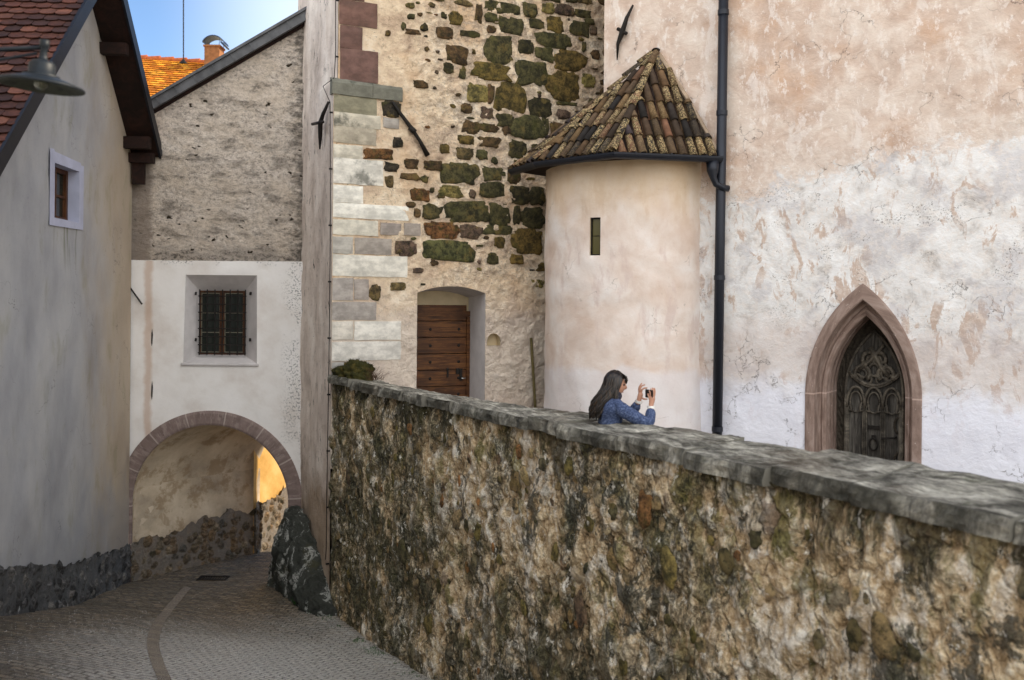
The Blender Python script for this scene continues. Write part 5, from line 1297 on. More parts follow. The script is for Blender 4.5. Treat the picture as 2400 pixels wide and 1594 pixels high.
def barrel(p0, p1, nrm, side, r0, r1, col, lich, inv=False, seg=8):
    A = []; B = []; Ai = []
    for i in range(seg+1):
        a = PI*i/seg; c_, s_ = math.cos(a), math.sin(a)
        if inv: s_ = -s_*.7
        A.append(bm.verts.new(p0+side*(c_*r0)+nrm*(s_*r0))); B.append(bm.verts.new(p1+side*(c_*r1)+nrm*(s_*r1)))
        Ai.append(bm.verts.new(p0+side*(c_*(r0-.012))+nrm*(s_*(r0-.012))))
    Bi = [bm.verts.new(p1+side*(math.cos(PI*i/seg)*(r1-.012))+nrm*((-.7 if inv else 1)*math.sin(PI*i/seg)*(r1-.012))) for i in range(seg+1)]
    for i in range(seg):
        bm.faces.new((A[i], A[i+1], B[i+1], B[i])); bm.faces.new((A[i], Ai[i], Ai[i+1], A[i+1])); bm.faces.new((Ai[i], Bi[i], Bi[i+1], Ai[i+1]))
    cc_ = C(col); j = R.uniform(.75, 1.3); cols.extend([(cc_[0]*j, cc_[1]*j, cc_[2]*j, lich)]*(3*seg))
def column_len(P, up_, a, b, edge_pts):   # distance up the slope from P until leaving triangle a,b,apex
    best = 99
    for (q0, q1) in edge_pts:
        d1 = up_; d2 = q1-q0; n_ = d1.cross(d2)
        if n_.length < 1e-6: continue
        t1 = (q0-P).cross(d2).dot(n_)/n_.dot(n_)
        if t1 > 1e-3: best = min(best, t1)
    return best
for fi in range(3):
    a, b = E[fi], E[fi+1]; U = (b-a); W_ = U.length; U.normalize()
    nr = (b-a).cross(AP-a).normalized(); nr = nr if nr.z > 0 else -nr
    up_ = nr.cross(U).normalized(); up_ = up_ if up_.z > 0 else -up_
    pitch = .150; n = max(2, round(W_/pitch)); pitch = W_/n; r_ = pitch*.36
    for i in range(-14, n+15):
        u = (i+.5)*pitch; P = a+U*u
        for inv in (True, False):
            uu = u+(pitch/2 if inv else 0)
            Pn = a+U*uu; rng = [k_*.02 for k_ in range(0, 130)]
            def inn(s_):
                q = Pn+up_*s_
                return (b-a).cross(q-a).dot(nr) >= -1e-6 and (AP-b).cross(q-b).dot(nr)*(1 if (b-a).cross(AP-a).dot(nr) > 0 else -1) >= -.0 and (a-AP).cross(q-AP).dot(nr)*(1 if (b-a).cross(AP-a).dot(nr) > 0 else -1) >= -.0
            sg = 1 if (b-a).cross(AP-a).dot(nr) > 0 else -1
            ok = [s_ for s_ in rng if (AP-b).cross(Pn+up_*s_-b).dot(nr)*sg >= 0 and (a-AP).cross(Pn+up_*s_-AP).dot(nr)*sg >= 0]
            if not ok: continue
            sA, sB = ok[0], ok[-1]
            if sA > .03: continue
            s_ = -.07 if not inv else -.05; tl = .31
            while s_ < sB-.04:
                e_ = min(s_+tl+.05, sB+.03)
                off0, off1 = (.052, .030) if not inv else (.034, .015)
                jx = R.uniform(-.011, .011); s_ += R.uniform(-.012, .012)
                lich = R.choice((0, 0, 0, .1, .2, .3, .8, 1.0, 1.0)) if not inv else .1
                barrel(Pn+up_*s_+nr*off0+U*jx, Pn+up_*e_+nr*off1, nr, U, r_*(1.08 if not inv else 1.1), r_*(.82 if not inv else .9), R.choice(PAL), lich, inv)
                s_ += tl
for (e, sgn) in ((E[2], 1), (E[1], 1), (E[3], 1)):        # hip rows
    d_ = (AP-e); Lh = d_.length; d_.normalize(); side = d_.cross(Vector((0, 0, 1))).normalized(); nn = side.cross(d_).normalized()
    s_ = -.06
    if e is E[3]: continue
    while s_ < Lh-.05:
        barrel(e+d_*s_+nn*.075, e+d_*min(Lh, s_+.36)+nn*.05, nn, side, .062, .05, R.choice(PAL), R.choice((0, .2, .9, 1))); s_ += .31
bmesh.ops.recalc_face_normals(bm, faces=bm.faces)
me = bpy.data.meshes.new('barrel_tiles'); bm.to_mesh(me); bm.free(); color_attr(me, cols); link('barrel_tiles', me, M_tiles, rd, True)
M_mort = simple('roof_mortar', C('a5917c'), .95, 0, .2, 8)
bm = bmesh.new()                                        # mortar fillet against the church
fl = [AP+Vector((0, 0, .05)), (AP+E[3])/2+Vector((WN[0], WN[1], 0))*.02+Vector((.02, 0, .12)), E[3]+Vector((.03, .02, .12))]
tube(bm, [p-Vector((0, 0, .06)) for p in fl], [.04, .035, .03], 6); bm_obj('mortar_fillet', bm, M_mort, rd)
# gutter
def gutter(bm, path, r_):
    rows = []
    for i, p in enumerate(path):
        a = path[max(i-1, 0)]; b = path[min(i+1, len(path)-1)]; t_ = (b-a); t_.z = 0; t_.normalize(); o_ = Vector((t_.y, -t_.x, 0))
        ring = []
        for rr2, rev in ((r_, 0), (r_-.012, 1)):
            pts = [(math.cos(PI+PI*k_/10), math.sin(PI+PI*k_/10)) for k_ in range(11)]
            if rev: pts = pts[::-1]
            ring += [bm.verts.new(p+o_*(c_*rr2)+Vector((0, 0, s_*rr2))) for c_, s_ in pts]
        rows.append(ring)
    n = len(rows[0])
    for A, B in zip(rows, rows[1:]):
        for k_ in range(n): bm.faces.new((A[k_], A[(k_+1) % n], B[(k_+1) % n], B[k_]))
    bm.faces.new(rows[0]); bm.faces.new(rows[-1])
cen = Vector((OX, OY, 0)); off = lambda e, d=.06: e+((e-cen).to_2d().normalized().to_3d())*d+Vector((0, 0, -.03))
gp_ = [off(E[0]), off(E[1]), off(E[2]), Vector((E[3].x+.06, E[3].y-.09, E[3].z-.045))]
bm = bmesh.new(); gutter(bm, gp_, .085)
for a, b in zip(gp_, gp_[1:]):
    n = max(2, int((b-a).length/.42))
    for i in range(n): p = a.lerp(b, (i+.5)/n); d_ = (b-a).normalized(); box(bm, p+Vector((0, 0, .004)), (.022, .19, .012), basis(d_, Vector((0, 0, 1)).cross(d_), Vector((0, 0, 1))))
GT = bm_obj('gutter', bm, M_pipe, TR, False)
bm = bmesh.new()                                        # outlet bend to the downpipe
g0 = gp_[3]+Vector((-.12, 0, -.06)); 
tube(bm, [g0, g0+Vector((0, 0, -.14)), g0+Vector((.01, 0, -.24)), g0+Vector((.05, 0, -.33)), g0+Vector((.15, .02, -.38)), g0+Vector((.24, .05, -.39))], [.095, .085, .05, .048, .048, .048], 14)
bm_obj('outlet', bm, M_pipe, GT, True)

# ------------------------------------------------------------------ things on the terrace
# wooden pole leaning on the tower
pa = tf(*tpx(1243, 792), .03); pb_ = tf(*tpx(1243, 1000), .25)
pb_ = Vector((pb_.x, pb_.y, H+TFLOOR))
bm = bmesh.new(); tube(bm, [pa, pa.lerp(pb_, .55), pb_], .024, 10)
POLE = bm_obj('pole', bm, simple('olive_painted_wood', C('5c5230'), .7, 0, .2)); tag(POLE, 'thin olive wooden pole leaning upright against the rough tower wall', 'pole')
# person photographing
PX, PY = .925, 9.3
PR = thing('person', V(PX, PY, TFLOOR), 'woman with long dark hair and blue knitted jacket taking a photo', 'person')
def pl(x, y, z): return Vector((PX+x, PY+y, H+TFLOOR+z))
def skin_bm(chains, sub=2):
    """chains: list of ([points], [radii]); the first vertex of each chain is a root"""
    me = bpy.data.meshes.new('tmp'); vs, es, rs, roots = [], [], [], []; idx = {}
    for pts, rad in chains:
        prev = None
        for i, (p, r_) in enumerate(zip(pts, rad)):
            key = tuple(round(c, 4) for c in p)
            if key not in idx:
                idx[key] = len(vs); vs.append(p); rs.append(r_)
                if i == 0: roots.append(idx[key])
            if prev is not None: es.append((prev, idx[key]))
            prev = idx[key]
    me.from_pydata(vs, es, []); o = bpy.data.objects.new('tmp', me); COL.objects.link(o)
    md = o.modifiers.new('s', 'SKIN'); md.use_smooth_shade = True
    for i, r_ in enumerate(rs):
        sv = me.skin_vertices[0].data[i]; sv.radius = (r_ if isinstance(r_, tuple) else (r_, r_)); sv.use_root = i in roots
    ms = o.modifiers.new('u', 'SUBSURF'); ms.levels = sub; ms.render_levels = sub
    dg = bpy.context.evaluated_depsgraph_get(); m2 = bpy.data.meshes.new_from_object(o.evaluated_get(dg))
    bm = bmesh.new(); bm.from_mesh(m2); bpy.data.objects.remove(o); bpy.data.meshes.remove(m2); bpy.data.meshes.remove(me)
    return bm
def world(bm): 
    for v in bm.verts: v.co = pl(*v.co)
    return bm
SK = simple('skin', C('b98a72'), .55, 0, .08, 20, .1, .002)
rs_, ls_ = (.05, -.165, 1.29), (.04, .165, 1.30)
re_, le_ = (.345, -.20, 1.135), (.20, .16, 1.16)
rw, lw_ = (.372, -.06, 1.292), (.272, .03, 1.335)
body_ch = [([(0, 0, .88), (0, 0, 1.02), (0, 0, 1.18), (.0, 0, 1.30), (.01, 0, 1.37), (.02, 0, 1.44)], [.10, .095, .105, .08, .047, .045]),
           ([(0, 0, .88), (0, -.085, .84), (.01, -.09, .46), (-.01, -.09, .09), (.10, -.09, .035)], [.10, .085, .055, .036, .03]),
           ([(0, 0, .88), (0, .085, .84), (.01, .09, .46), (-.01, .09, .09), (.10, .09, .035)], [.10, .085, .055, .036, .03]),
           ([(.0, 0, 1.30), rs_, re_, rw], [.08, .045, .034, .022]),
           ([(.0, 0, 1.30), ls_, le_, lw_], [.08, .045, .034, .022])]
# right hand: palm up from the wrist, back towards the camera, fingers over the phone
rpalm = (.389, -.047, 1.392)
body_ch.append(([rw, (.380, -.05, 1.325), (.386, -.048, 1.36), rpalm], [.022, .027, .031, .026]))
fing = [([(.402, -.045, 1.375), (.410, -.045, 1.410), (.412, -.040, 1.440), (.406, -.028, 1.462)], .0095),
        ([(.392, -.048, 1.38), (.397, -.052, 1.418), (.396, -.046, 1.448), (.389, -.03, 1.466)], .0095),
        ([(.380, -.048, 1.38), (.382, -.054, 1.414), (.380, -.050, 1.442), (.373, -.034, 1.458)], .009),
        ([(.371, -.046, 1.372), (.367, -.054, 1.402), (.364, -.05, 1.426), (.358, -.036, 1.440)], .0085),
        ([(.374, -.045, 1.345), (.360, -.052, 1.365), (.350, -.05, 1.392), (.347, -.04, 1.412)], .011)]
# left hand: C shape round the far edge of the phone, two fingers raised
lpalm = (.290, .028, 1.418)
body_ch.append(([lw_, (.278, .03, 1.362), (.286, .029, 1.39), lpalm], [.021, .026, .028, .022]))
fing += [([(.292, .025, 1.41), (.300, .015, 1.445), (.325, .008, 1.458), (.350, .005, 1.457)], .0095),
         ([(.284, .03, 1.415), (.285, .03, 1.455), (.303, .028, 1.478), (.330, .025, 1.487)], .009),
         ([(.279, .035, 1.412), (.277, .04, 1.452), (.286, .04, 1.480), (.302, .04, 1.502)], .009),
         ([(.274, .042, 1.405), (.272, .05, 1.44), (.277, .052, 1.463), (.288, .052, 1.482)], .008),
         ([(.290, .02, 1.372), (.308, .01, 1.357), (.330, .005, 1.352), (.350, .003, 1.356)], .0105)]
bm = skin_bm(body_ch+[(p, [r_, r_*.95, r_*.85, r_*.7]) for p, r_ in fing])
# head with a face, looking to the right of the picture
hc = Vector((.045, 0, 1.49)); tilt = Matrix.Rotation(math.radians(8), 3, 'Y'); N1, N2 = 36, 26; grid = []
for j in range(N2+1):
    th_ = PI*j/N2; row = []
    for i in range(N1):
        ph = 2*PI*i/N1; d = Vector((math.sin(th_)*math.cos(ph), math.sin(th_)*math.sin(ph), math.cos(th_)))
        r_ = Vector((d.x*.092, d.y*.074, d.z*.115))
        if d.z < 0: r_.y *= 1-.28*(-d.z)**1.3; r_.x *= 1-.12*(-d.z)
        if d.x > 0:
            z_, y_ = r_.z, r_.y; fr_ = smooth01(d.x*1.6)
            r_.x += fr_*(.024*math.exp(-((z_+.022)/.018)**2-(y_/.013)**2)+.012*math.exp(-((z_+.0)/.02)**2-(y_/.011)**2))
            r_.x += fr_*.008*math.exp(-((z_+.056)/.008)**2-(y_/.022)**2)+fr_*.007*math.exp(-((z_+.068)/.007)**2-(y_/.02)**2)
            r_.x += fr_*.012*math.exp(-((z_+.098)/.018)**2-(y_/.024)**2)
            r_.x -= fr_*.010*math.exp(-((z_-.008)/.012)**2-((abs(y_)-.032)/.015)**2)
            r_.x += fr_*.005*math.exp(-((z_-.03)/.01)**2-(y_/.05)**2)
        row.append(bm.verts.new(hc+tilt @ r_))
    grid.append(row)
for j in range(N2):
    for i in range(N1): bm.faces.new((grid[j][i], grid[j][(i+1) % N1], grid[j+1][(i+1) % N1], grid[j+1][i]))
bmesh.ops.remove_doubles(bm, verts=bm.verts, dist=.0003)
for s_ in (-1, 1):
    bmesh.ops.create_uvsphere(bm, u_segments=10, v_segments=8, radius=.02, matrix=Matrix.Translation(hc+Vector((-.005, s_*.072, -.012))) @ Matrix.Diagonal((.8, .3, 1.4, 1)))
bm_obj('body', world(bm), SK, PR, True)
bm = bmesh.new()
for s_ in (-1, 1): bmesh.ops.create_uvsphere(bm, u_segments=10, v_segments=8, radius=.011, matrix=Matrix.Translation(hc+tilt @ Vector((.077, s_*.031, .008))))
split_objs('eye', world(bm), simple('dark_eyes', C('2a1d16'), .2), PR, True)
bm = bmesh.new()
tube(bm, [hc+tilt @ Vector((.0845-abs(y_)*.2, y_, -.062)) for y_ in (-.02, -.01, 0, .01, .02)], [.002, .005, .005, .005, .002], 6)
bm_obj('lips', world(bm), simple('lips', C('8d4a42'), .5), PR, True)
def mat_knit():
    m = Mat('blue_knit', 'OB'); a = m.noise(60, 5, .7); k = m.ramp(a, [(.3, C('2a334a')), (.5, C('3f4c6c')), (.7, C('73809f'))])
    return m.end(k, .95, bump=m.noise(120, 4, .7), bs=.8, bd=.006)
MK = mat_knit()
bm = skin_bm([([(0, 0, .80), (0, 0, .90), (0, 0, 1.05), (0, 0, 1.2), (.01, 0, 1.30), (.015, 0, 1.365)], [(.13, .16), (.125, .155), (.12, .15), (.125, .15), (.11, .11), .062]),
              ([(.01, 0, 1.30), (rs_[0], rs_[1]+.01, rs_[2]+.005), tuple((a+b)/2 for a, b in zip(rs_, re_)), re_, (.362, -.11, 1.20), (.371, -.065, 1.277)], [(.11, .11), .074, .066, .058, .056, .048]),
              ([(.01, 0, 1.30), (ls_[0], ls_[1]-.01, ls_[2]+.005), tuple((a+b)/2 for a, b in zip(ls_, le_)), le_, (.24, .095, 1.25), (.268, .038, 1.318)], [(.11, .11), .072, .06, .054, .050, .045])], 3)
for v in bm.verts: v.co += v.normal*.004*noise.noise(v.co*28)
bm_obj('jacket', world(bm), MK, PR, True)
bm = bmesh.new()
for c_, d_ in ((Vector((.371, -.063, 1.281)), Vector((.02, .05, 1))), (Vector((.2695, .035, 1.3215)), Vector((.2, -.2, 1)))):
    d_.normalize(); tube(bm, [c_-d_*.004, c_+d_*.016], [.036, .034], 14)
split_objs('cuff', world(bm), simple('white_cuffs', C('d9d6d0'), .9), PR)
bm = skin_bm([([(0, 0, .90), (0, -.088, .84), (.012, -.092, .46), (-.01, -.092, .10)], [(.12, .14), .095, .07, .055]), ([(0, 0, .90), (0, .088, .84), (.012, .092, .46), (-.01, .092, .10)], [(.12, .14), .095, .07, .055])])
bm_obj('trousers', world(bm), simple('dark_trousers', C('23252d'), .9), PR, True)
bm = bmesh.new()
for s_ in (-1, 1): tube(bm, [(-.05, s_*.09, .045), (.03, s_*.09, .05), (.10, s_*.09, .04), (.16, s_*.09, .03)], [.04, .045, .04, .025], 12)
split_objs('shoe', world(bm), simple('black_shoes', C('151515'), .5), PR, True)
bm = bmesh.new()
tube(bm, [(.015+.066*math.cos(a), .062*math.sin(a), 1.385+.012*math.sin(a*3)) for a in [2*PI*i/20 for i in range(20)]], .03, 10, True)
tube(bm, [(.02+.06*math.cos(a), .058*math.sin(a), 1.415+.008*math.sin(a*2)) for a in [2*PI*i/20 for i in range(20)]], .022, 10, True)
bm_obj('scarf', world(bm), simple('dark_scarf', C('35343f'), .95, 0, .4, 60), PR, True)
# hair: cap with a fringe and long wavy strands down the back
bm = bmesh.new(); N = 40; rows = []
for j in range(15):
    th_ = math.radians(4+j*7.6); row = []
    for i in range(N):
        ph = 2*PI*i/N; f_ = 1+.035*math.sin(ph*17+j*.25)+.02*noise.noise((ph*3, j*.3, 1))
        if th_ > math.radians(62) and abs(math.atan2(math.sin(ph), math.cos(ph))) < math.radians(72): lim = math.radians(62)
        else: lim = th_
        if lim < th_: pass
        d = Vector((math.sin(lim)*math.cos(ph), math.sin(lim)*math.sin(ph), math.cos(lim)))
        row.append(bm.verts.new(hc+Vector((-.008, 0, .006))+tilt @ Vector((d.x*.107*f_, d.y*.092*f_, d.z*.126*f_))))
    rows.append(row)
for A, B in zip(rows, rows[1:]):
    for i in range(N): bm.faces.new((A[i], A[(i+1) % N], B[(i+1) % N], B[i]))
bm.faces.new(rows[0])
HR = random.Random(3)
for i in range(330):
    ph = math.radians(HR.uniform(62, 298)); y0 = math.sin(ph); x0 = math.cos(ph); rr2 = HR.uniform(.8, 1.0)
    st_ = hc+tilt @ Vector((x0*.098*rr2-.01, y0*.088*rr2, HR.uniform(.0, .06)))
    pts = [hc+tilt @ Vector((x0*.05, y0*.05, .112)), st_]; wv_ = HR.uniform(0, 6); end = HR.uniform(1.16, 1.24); x1 = -.05+x0*.085*rr2-.05; y1 = y0*.125*rr2
    front = x0 > .15
    if front: end = HR.uniform(1.22, 1.34); x1 = .02+x0*.05
    for k_ in range(1, 8):
        t_ = k_/7; z_ = st_.z+(end-st_.z)*t_; am = .02*t_
        pts.append(Vector((st_.x+(x1-st_.x)*smooth01(t_*1.1)+am*math.sin(wv_+t_*9), st_.y+(y1-st_.y)*t_+am*math.cos(wv_+t_*8), z_)))
    w0 = HR.uniform(.005, .010); tube(bm, pts, [w0*.5, w0, w0, w0, w0*1.05, w0, w0*.9, w0*.7, w0*.25], 6)
for i in range(16):                                     # fringe
    y_ = -.055+i*.0073; pts = [hc+tilt @ Vector((.05, y_*.7, .108)), hc+tilt @ Vector((.088, y_, .085)), hc+tilt @ Vector((.099, y_*1.05, .055)), hc+tilt @ Vector((.096, y_*1.1, .026+.006*math.sin(i*2.1)))]
    tube(bm, pts, [.006, .009, .009, .003], 6)
for i in range(26):                                     # sides beside the cheek
    s_ = -1 if i % 2 else 1; f_ = i/26; pts = [hc+tilt @ Vector((.02, s_*.06, .105)), hc+tilt @ Vector((.05-f_*.05, s_*.079, .055)), hc+tilt @ Vector((.038-f_*.05, s_*.083, .0)), hc+tilt @ Vector((.022-f_*.05, s_*.085, -.06)), hc+tilt @ Vector((.02-f_*.06, s_*.088, -.12)), hc+tilt @ Vector((.0-f_*.06, s_*.095, -.20))]
    tube(bm, pts, [.006, .01, .011, .011, .010, .004], 6)
def mat_hair():
    m = Mat('dark_brown_hair', 'OB'); a = m.noise(5, 6, .7, m.scl(None, (16, 16, 1.2))); k = m.ramp(a, [(.35, C('0a0705')), (.52, C('1c140e')), (.70, C('55402c'))])
    return m.end(k, .42, bump=a, bs=.5, bd=.004, spec=.5)
bm_obj('hair', world(bm), mat_hair(), PR, True)
# smartphone in her hands
bm = bmesh.new(); c_ = pl(.362, -.012, 1.405); ang = Matrix.Rotation(math.radians(22), 4, 'Z')
box(bm, c_, (.075, .012, .075) if False else (.012, .13, .078), ang)
PH = bm_obj('smartphone', bm, simple('black_phone', C('101012'), .25, 0, .1)); tag(PH, 'small black smartphone held up between the hands of the woman', 'smartphone')
md = PH.modifiers.new('b', 'BEVEL'); md.width = .004; md.segments = 2

# ------------------------------------------------------------------ street lamp on the near house
LZ = 5.2
lc = on_depth(95, 199, LZ)
LP = thing('street_lamp', lc, 'dark enamelled street lamp with wide flat shade on bracket in upper left corner', 'street lamp')
tl_ = Matrix.Rotation(math.radians(5), 3, 'Y')
m_en = simple('slate_blue_enamel', C('101820'), .5, .1, .15, 5, .1); 
def mat_under():
    m = Mat('dirty_enamel_inside', 'OB'); k = m.mix(m.mr(m.noise(30, 6, .7), .5, .62), C('34382f'), C('141713')); return m.end(k, .6)
bm = bmesh.new(); lathe(bm, lc, [(.215, -.012), (.219, -.005), (.214, .002), (.16, .02), (.085, .045), (.075, .05)], 40, tl_); bm_obj('lamp_shade', bm, m_en, LP, True)
bm = bmesh.new(); rg_ = lathe(bm, lc, [(.213, -.011), (.16, .010), (.075, .034), (.0005, .034)], 40, tl_); bm_obj('shade_inside', bm, mat_under(), LP, True)
bm = bmesh.new(); lathe(bm, lc, [(.09, .04), (.092, .05), (.066, .055), (.066, .105), (.050, .125), (.025, .13), (.020, .15), (.018, .19), (.024, .20), (.024, .235), (.001, .24)], 28, tl_); bm_obj('lamp_housing', bm, m_en, LP, True)
bm = bmesh.new()
hd = lc+Vector((0, 0, .175)); tube(bm, [hd+Vector((0, 0, .02)), hd+Vector((-.3, -.01, .0)), Vector((-3.42, LZ, hd.z-.03))], .012, 8); tube(bm, [hd+Vector((-.02, 0, -.01)), hd+Vector((-.35, 0, -.07)), Vector((-3.42, LZ, hd.z-.3))], .008, 8)
bm_obj('bracket_arm', bm, m_en, LP, True)
bm = bmesh.new(); lathe(bm, lc+Vector((0, 0, -.02)), [(.03, .05), (.036, .03), (.03, .01), (.012, -.004), (.001, -.006)], 16, tl_); bm_obj('bulb', bm, glass_mat('bulb_glass', C('4c5048')), LP, True)
# near house that carries the lamp, out of view, lengthened to shade the lane
NH = thing('roadside_house', V(-5.5, 2, -2.4), 'plain grey plastered house at the near left carrying the lamp bracket', 'house')
bm = bmesh.new(); box(bm, (-5.75, 2.0, H+.6), (4.7, 8.3, 7.6)); bm_obj('wall', bm, M_house, NH)
bm = bmesh.new(); prism(bm, [(-8.3, -2.3, H+4.4), (-3.1, -2.3, H+4.4), (-5.7, -2.3, H+6.6)], [(-8.3, 6.3, H+4.4), (-3.1, 6.3, H+4.4), (-5.7, 6.3, H+6.6)]); bm_obj('roof', bm, M_soffit, NH)

# ------------------------------------------------------------------ house beyond the gate, seen over the roofs
FH = thing('distant_house', V(-11, 31, -4.8), 'sunlit orange tiled roof with chimney rising behind the gate building', 'house')
r0, r1 = on_depth(335, 141, 30), on_depth(470, 150, 30)
dd = (r1-r0).normalized(); RA = r0-dd*3.5; RB = r1+dd*4.5; dn = Vector((0, -.87, -.49)).normalized()
LA, LB = RA+dn*4.0, RB+dn*4.0
bm = bmesh.new(); quad(bm, [LA, LB, RB, RA]); bk = Vector((0, .87, -.49)); quad(bm, [RA, RB, RB+bk*4, RA+bk*4]); bm_obj('roof', bm, M_flat, FH)
upv = (RA-LA).normalized()
tile_field('roof_tiles', LA+Vector((0, 0, .01)), dd, upv, (LB-LA).length, 4.0, .24, .19, M_flat, FH, ['c8801c', 'd08c24', 'b86c18', 'd99a30', 'c07418'], .02)
bm = bmesh.new(); 
nt_ = int((RB-RA).length/.4)
for i in range(nt_): p = RA+dd*(i*.4); tube(bm, [p+Vector((0, 0, .02)), p+dd*.43+Vector((0, 0, .05))], [.10, .12], 8)
bm_obj('ridge_tiles', bm, simple('ridge_clay', C('a2562a'), .8), FH)
bm = bmesh.new()
for s_, e_ in ((LA, LB),): 
    prism(bm, [Vector((s_.x, s_.y+.3, H-5)), Vector((e_.x, e_.y+.3, H-5)), Vector((e_.x, e_.y+6.4, H-5)), Vector((s_.x, s_.y+6.4, H-5))], [Vector((s_.x, s_.y+.3, LA.z)), Vector((e_.x, e_.y+.3, LB.z)), Vector((e_.x, e_.y+6.4, LB.z)), Vector((s_.x, s_.y+6.4, LA.z))])
bm_obj('wall', bm, M_concrete, FH)
cb, ct = on_depth(502, 165, 29.6), on_depth(502, 112, 29.6)
bm = bmesh.new(); box(bm, (cb.x, 29.6, (cb.z+ct.z)/2-.2), (.44, .5, ct.z-cb.z+.4)); box(bm, (cb.x, 29.6, ct.z+.0), (.5, .56, .05)); CHM = bm_obj('chimney', bm, simple('chimney_render', C('8a5f3d'), .9), FH)
bm = bmesh.new(); rows = []
for i in range(13):
    a = math.radians(155-132*i/12); rad_ = .33; c_ = Vector((cb.x+.03, 29.6, ct.z-.06)); p = c_+Vector((rad_*math.cos(a)*1.05, 0, rad_*math.sin(a)+.02))
    rows.append([bm.verts.new(p+Vector((0, s_, o2))) for s_, o2 in ((-.26, 0), (.26, 0), (.26, .03), (-.26, .03))])
for A, B in zip(rows, rows[1:]):
    for k_ in range(4): bm.faces.new((A[k_], A[(k_+1) % 4], B[(k_+1) % 4], B[k_]))
for sx in (-.2, .2):
    for sy in (-.22, .22): tube(bm, [Vector((cb.x+sx, 29.6+sy, ct.z)), Vector((cb.x+sx*1.1, 29.6+sy, ct.z+.22))], .008, 5)
q_ = on_depth(527, 107, 29.6); box(bm, (q_.x, 29.6, q_.z), (.16, .52, .05), Matrix.Rotation(math.radians(48), 4, 'Y'))
bm_obj('cowl', bm, simple('zinc_cowl', C('303a4e'), .4, .7), CHM)
bm = bmesh.new(); rt = on_depth(430, -60, 29.8); rb_ = on_depth(430, 148, 29.8); tube(bm, [rb_, rt], .018, 6); lathe(bm, rb_, [(.14, -.03), (.05, .08), (.02, .12)], 12); bm_obj('lightning_rod', bm, M_iron, FH)

# ------------------------------------------------------------------ rock outcrop at the tower foot, weeds, moss, grit
bm = bmesh.new(); NU, NVv = 120, 80; rows = []
r_a, r_b = Vector((-3.62, 16.72, 0)), Vector((-2.50, 14.72, 0)); ax_ = (r_b-r_a); outw = Vector((-.9, -.40, 0)).normalized()
for i in range(NU+1):
    t_ = i/NU; c_ = r_a+ax_*t_; row = []
    hgt = 1.30*(1-smooth01((t_-.10)/.98))**.8*(.55+.45*smooth01(t_*6+.3))+.12; wd = (.12+.30*math.sin(PI*min(1, t_*.75+.18)))*(1 if t_ < .9 else (1-t_)*9+.1)
    for j in range(NVv+1):
        s_ = j/NVv; a = PI*.5*s_                       # 0: foot outside -> 1: top at the wall
        x_ = wd*math.cos(a)**.7*(1+.1*math.sin(t_*9)); z_ = hgt*math.sin(a)**.8
        p = c_+outw*x_; zz = zs(p.x, p.y)-.08+z_
        q = Vector((p.x, p.y, zz)); nz = noise.fractal(Vector((q.x*2.2+q.z*.8, q.y*2.2, q.z*.9)), .8, 2.1, 6); rg2 = 1-abs(noise.noise(Vector((q.x*4+q.z*1.6, q.y*4, q.z*1.2))))*2
        st3 = abs(noise.noise(Vector((q.x*2.5-q.z*2.0, q.y*2.5, q.z*.7+3)))); fr5 = 1-abs(noise.noise(Vector((q.x*11+q.z*5, q.y*11, q.z*4))))*2; q += outw*.035*fr5; q += outw*(.12*nz+.06*rg2+.16*(.3-st3))*(1-.6*s_)+Vector((0, 0, .06*nz-.05*st3))
        row.append(bm.verts.new((q.x, q.y, H+q.z)))
    rows.append(row)
for A, B in zip(rows, rows[1:]):
    for j in range(NVv): bm.faces.new((A[j], A[j+1], B[j+1], B[j]))
RK = bm_obj('rock_outcrop', bm, M_rock, None, True); tag(RK, 'dark veined bedrock boulder bulging from the tower foot beside the archway', 'rock')
M_leaf = simple('weed_green', C('2f5a1c'), .6, 0, .35, 30)
def weed(px, py, s_, label):
    p = on_street(px, py); base = Vector((p.x, p.y, H+p.z)); bm = bmesh.new()
    for i in range(int(90*s_/.1)):
        a = R.uniform(0, 2*PI); l_ = R.uniform(.4, 1)*s_; h_ = R.uniform(.2, 1.0)*s_; d_ = Vector((math.cos(a), math.sin(a), 0)); b0 = base+d_*R.uniform(0, .5)*s_; tip = b0+d_*l_*.6+Vector((0, 0, h_)); w_ = Vector((-d_.y, d_.x, 0))*R.uniform(.006, .012)
        m_ = b0.lerp(tip, .5)+Vector((0, 0, .02)); v_ = [bm.verts.new(x) for x in (b0, m_+w_, tip, m_-w_)]; bm.faces.new(v_)
    tag(bm_obj('weed', bm, M_leaf), label, 'plant', 'weeds at the foot of the rock')
weed(658, 1372, .09, 'green weed tuft at the far foot of the dark rock nearest the archway')
weed(688, 1398, .13, 'second green weed tuft from the arch, in front of the dark rock')
weed(701, 1418, .14, 'largest bright green weed tuft in front of the dark rock')
weed(735, 1437, .09, 'small low weed tuft where rock and parapet wall meet')
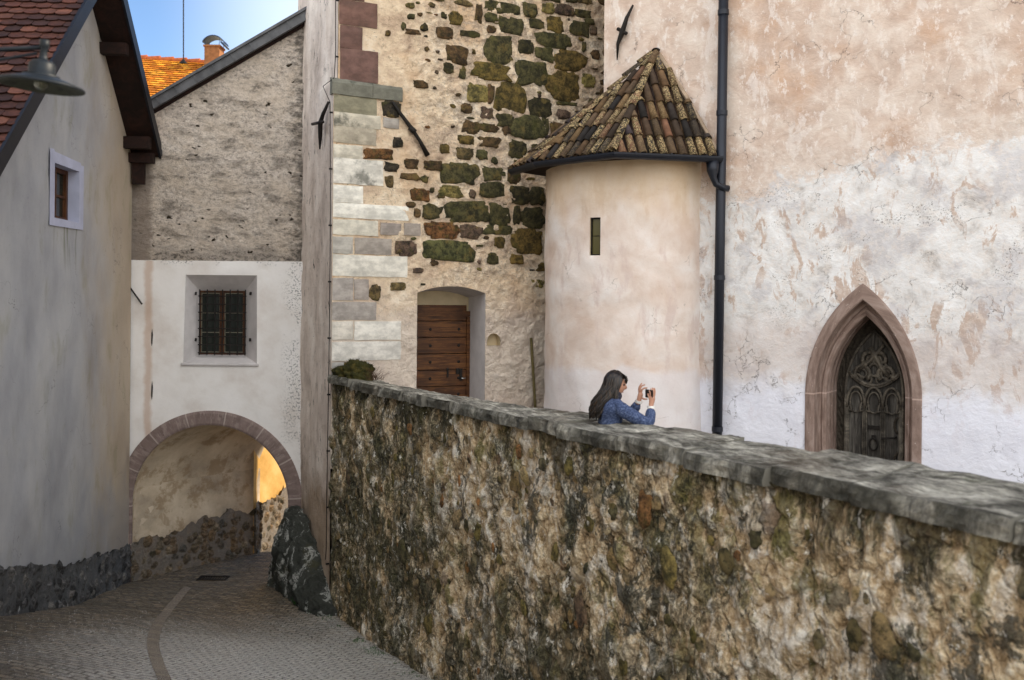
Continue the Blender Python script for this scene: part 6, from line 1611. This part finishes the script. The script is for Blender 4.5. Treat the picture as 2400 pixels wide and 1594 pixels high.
# moss and dry twigs on the wall head
mp = fp(.35, -1.1, -.35)
MS = thing('moss_cushion', fp(.35, -1.18, -.3), 'green moss mound with dry twigs on left end of the coping', 'moss')
bm = bmesh.new(); c_ = fp(.42, -1.16, -.20); bmesh.ops.create_icosphere(bm, subdivisions=5, radius=1, matrix=Matrix.Translation(c_) @ basis(Vector((PN[0], PN[1], 0)), Vector((PU[0], PU[1], 0)), Vector((0, 0, 1))) @ Matrix.Diagonal((.24, .36, .22, 1)))
for v in bm.verts: d_ = (v.co-c_); v.co += d_.normalized()*(.13*fnoise(v.co.x*5, v.co.y*5, v.co.z*5)+.014*noise.noise(v.co*40))
def mat_moss():
    m = Mat('moss', 'OB'); a = m.noise(7, 7, .7); k = m.ramp(a, [(.3, C('191a0c')), (.5, C('3c3a16')), (.7, C('6a5a2a'))]); return m.end(k, .95, bump=m.noise(60, 6, .75), bs=1, bd=.02)
tv = [v.co.copy() for v in bm.verts if v.co.z > c_.z]
for q in R.sample(tv, min(1400, len(tv))):
    d_ = (q-c_).normalized()+Vector((R.uniform(-.5, .5), R.uniform(-.5, .5), R.uniform(-.2, .5))); l_ = R.uniform(.01, .035); w_ = d_.cross(Vector((R.random(), R.random(), R.random()))).normalized()*.004
    bm.faces.new([bm.verts.new(y_) for y_ in (q-w_, q+w_, q+d_*l_)])
bm_obj('moss_body', bm, mat_moss(), MS, True)
bm = bmesh.new()
for i in range(110):
    b0 = fp(.55+R.uniform(0, .35), -1.18, -.25-R.uniform(0, .25)); l_ = R.uniform(.06, .2); d_ = Vector((R.uniform(-1, 1), R.uniform(-1, 1), R.uniform(.5, 1.6))).normalized(); tube(bm, [b0, b0+d_*l_*.6, b0+(d_+Vector((R.uniform(-.4, .4), 0, 0)))*l_], [.003, .002, .001], 3)
bm_obj('twigs', bm, simple('dry_twigs', C('4a3424'), .9), MS)
# white grit swept against the parapet and scattered on the lane
bm = bmesh.new()
for i in range(15000):
    if i < 6500:
        u = R.uniform(0.0, 7.5); w_ = .03+abs(R.gauss(0, .22)); p = fp(u, 0, w_+.03)
        x, y = p.x, p.y
    else:
        x, y = R.gauss(-3.0, 1.15), R.gauss(11.8, 1.7)
    if x < house_x(y)+.1 or y > 16 or y < 8.5: continue
    if (x-PF[0])*(-PN[0])+(y-PF[1])*(-PN[1]) < .03: continue
    s_ = R.uniform(.003, .0075); z_ = H+zs(x, y)+.012*fnoise(x*1.3, y*1.3)+s_*.4; a = R.uniform(0, PI)
    v_ = [bm.verts.new((x+s_*math.cos(a+k_*2.09)*R.uniform(.7, 1.3), y+s_*math.sin(a+k_*2.09), z_-s_*.5)) for k_ in range(3)]; t_ = bm.verts.new((x, y, z_+s_*.7))
    for k_ in range(3): bm.faces.new((v_[k_], v_[(k_+1) % 3], t_))
GV = bm_obj('gravel', bm, simple('pale_grit', C('b9b6b0'), .8, 0, .3)); GV["kind"] = 'stuff'; GV["label"] = 'pale grit strewn over the lane and along the wall foot'; GV["category"] = 'gravel'
# moss-green seam of grass along the wall foot
bm = bmesh.new()
for i in range(1500):
    u = R.uniform(0, 6.5); p = fp(u, 0, .06+abs(R.gauss(0, .10)))
    if fnoise(u*2, 5) < .02: continue
    b0 = Vector((p.x, p.y, H+zs(p.x, p.y))); d_ = Vector((R.uniform(-1, 1), R.uniform(-1, 1), 1.4)).normalized()*R.uniform(.015, .04); w_ = Vector((.004, .002, 0))
    bm.faces.new([bm.verts.new(x) for x in (b0-w_, b0+w_, b0+d_)])
GR = bm_obj('grass', bm, M_leaf); GR["kind"] = 'stuff'; GR["label"] = 'sparse low grass in the joint at the wall foot'; GR["category"] = 'grass'
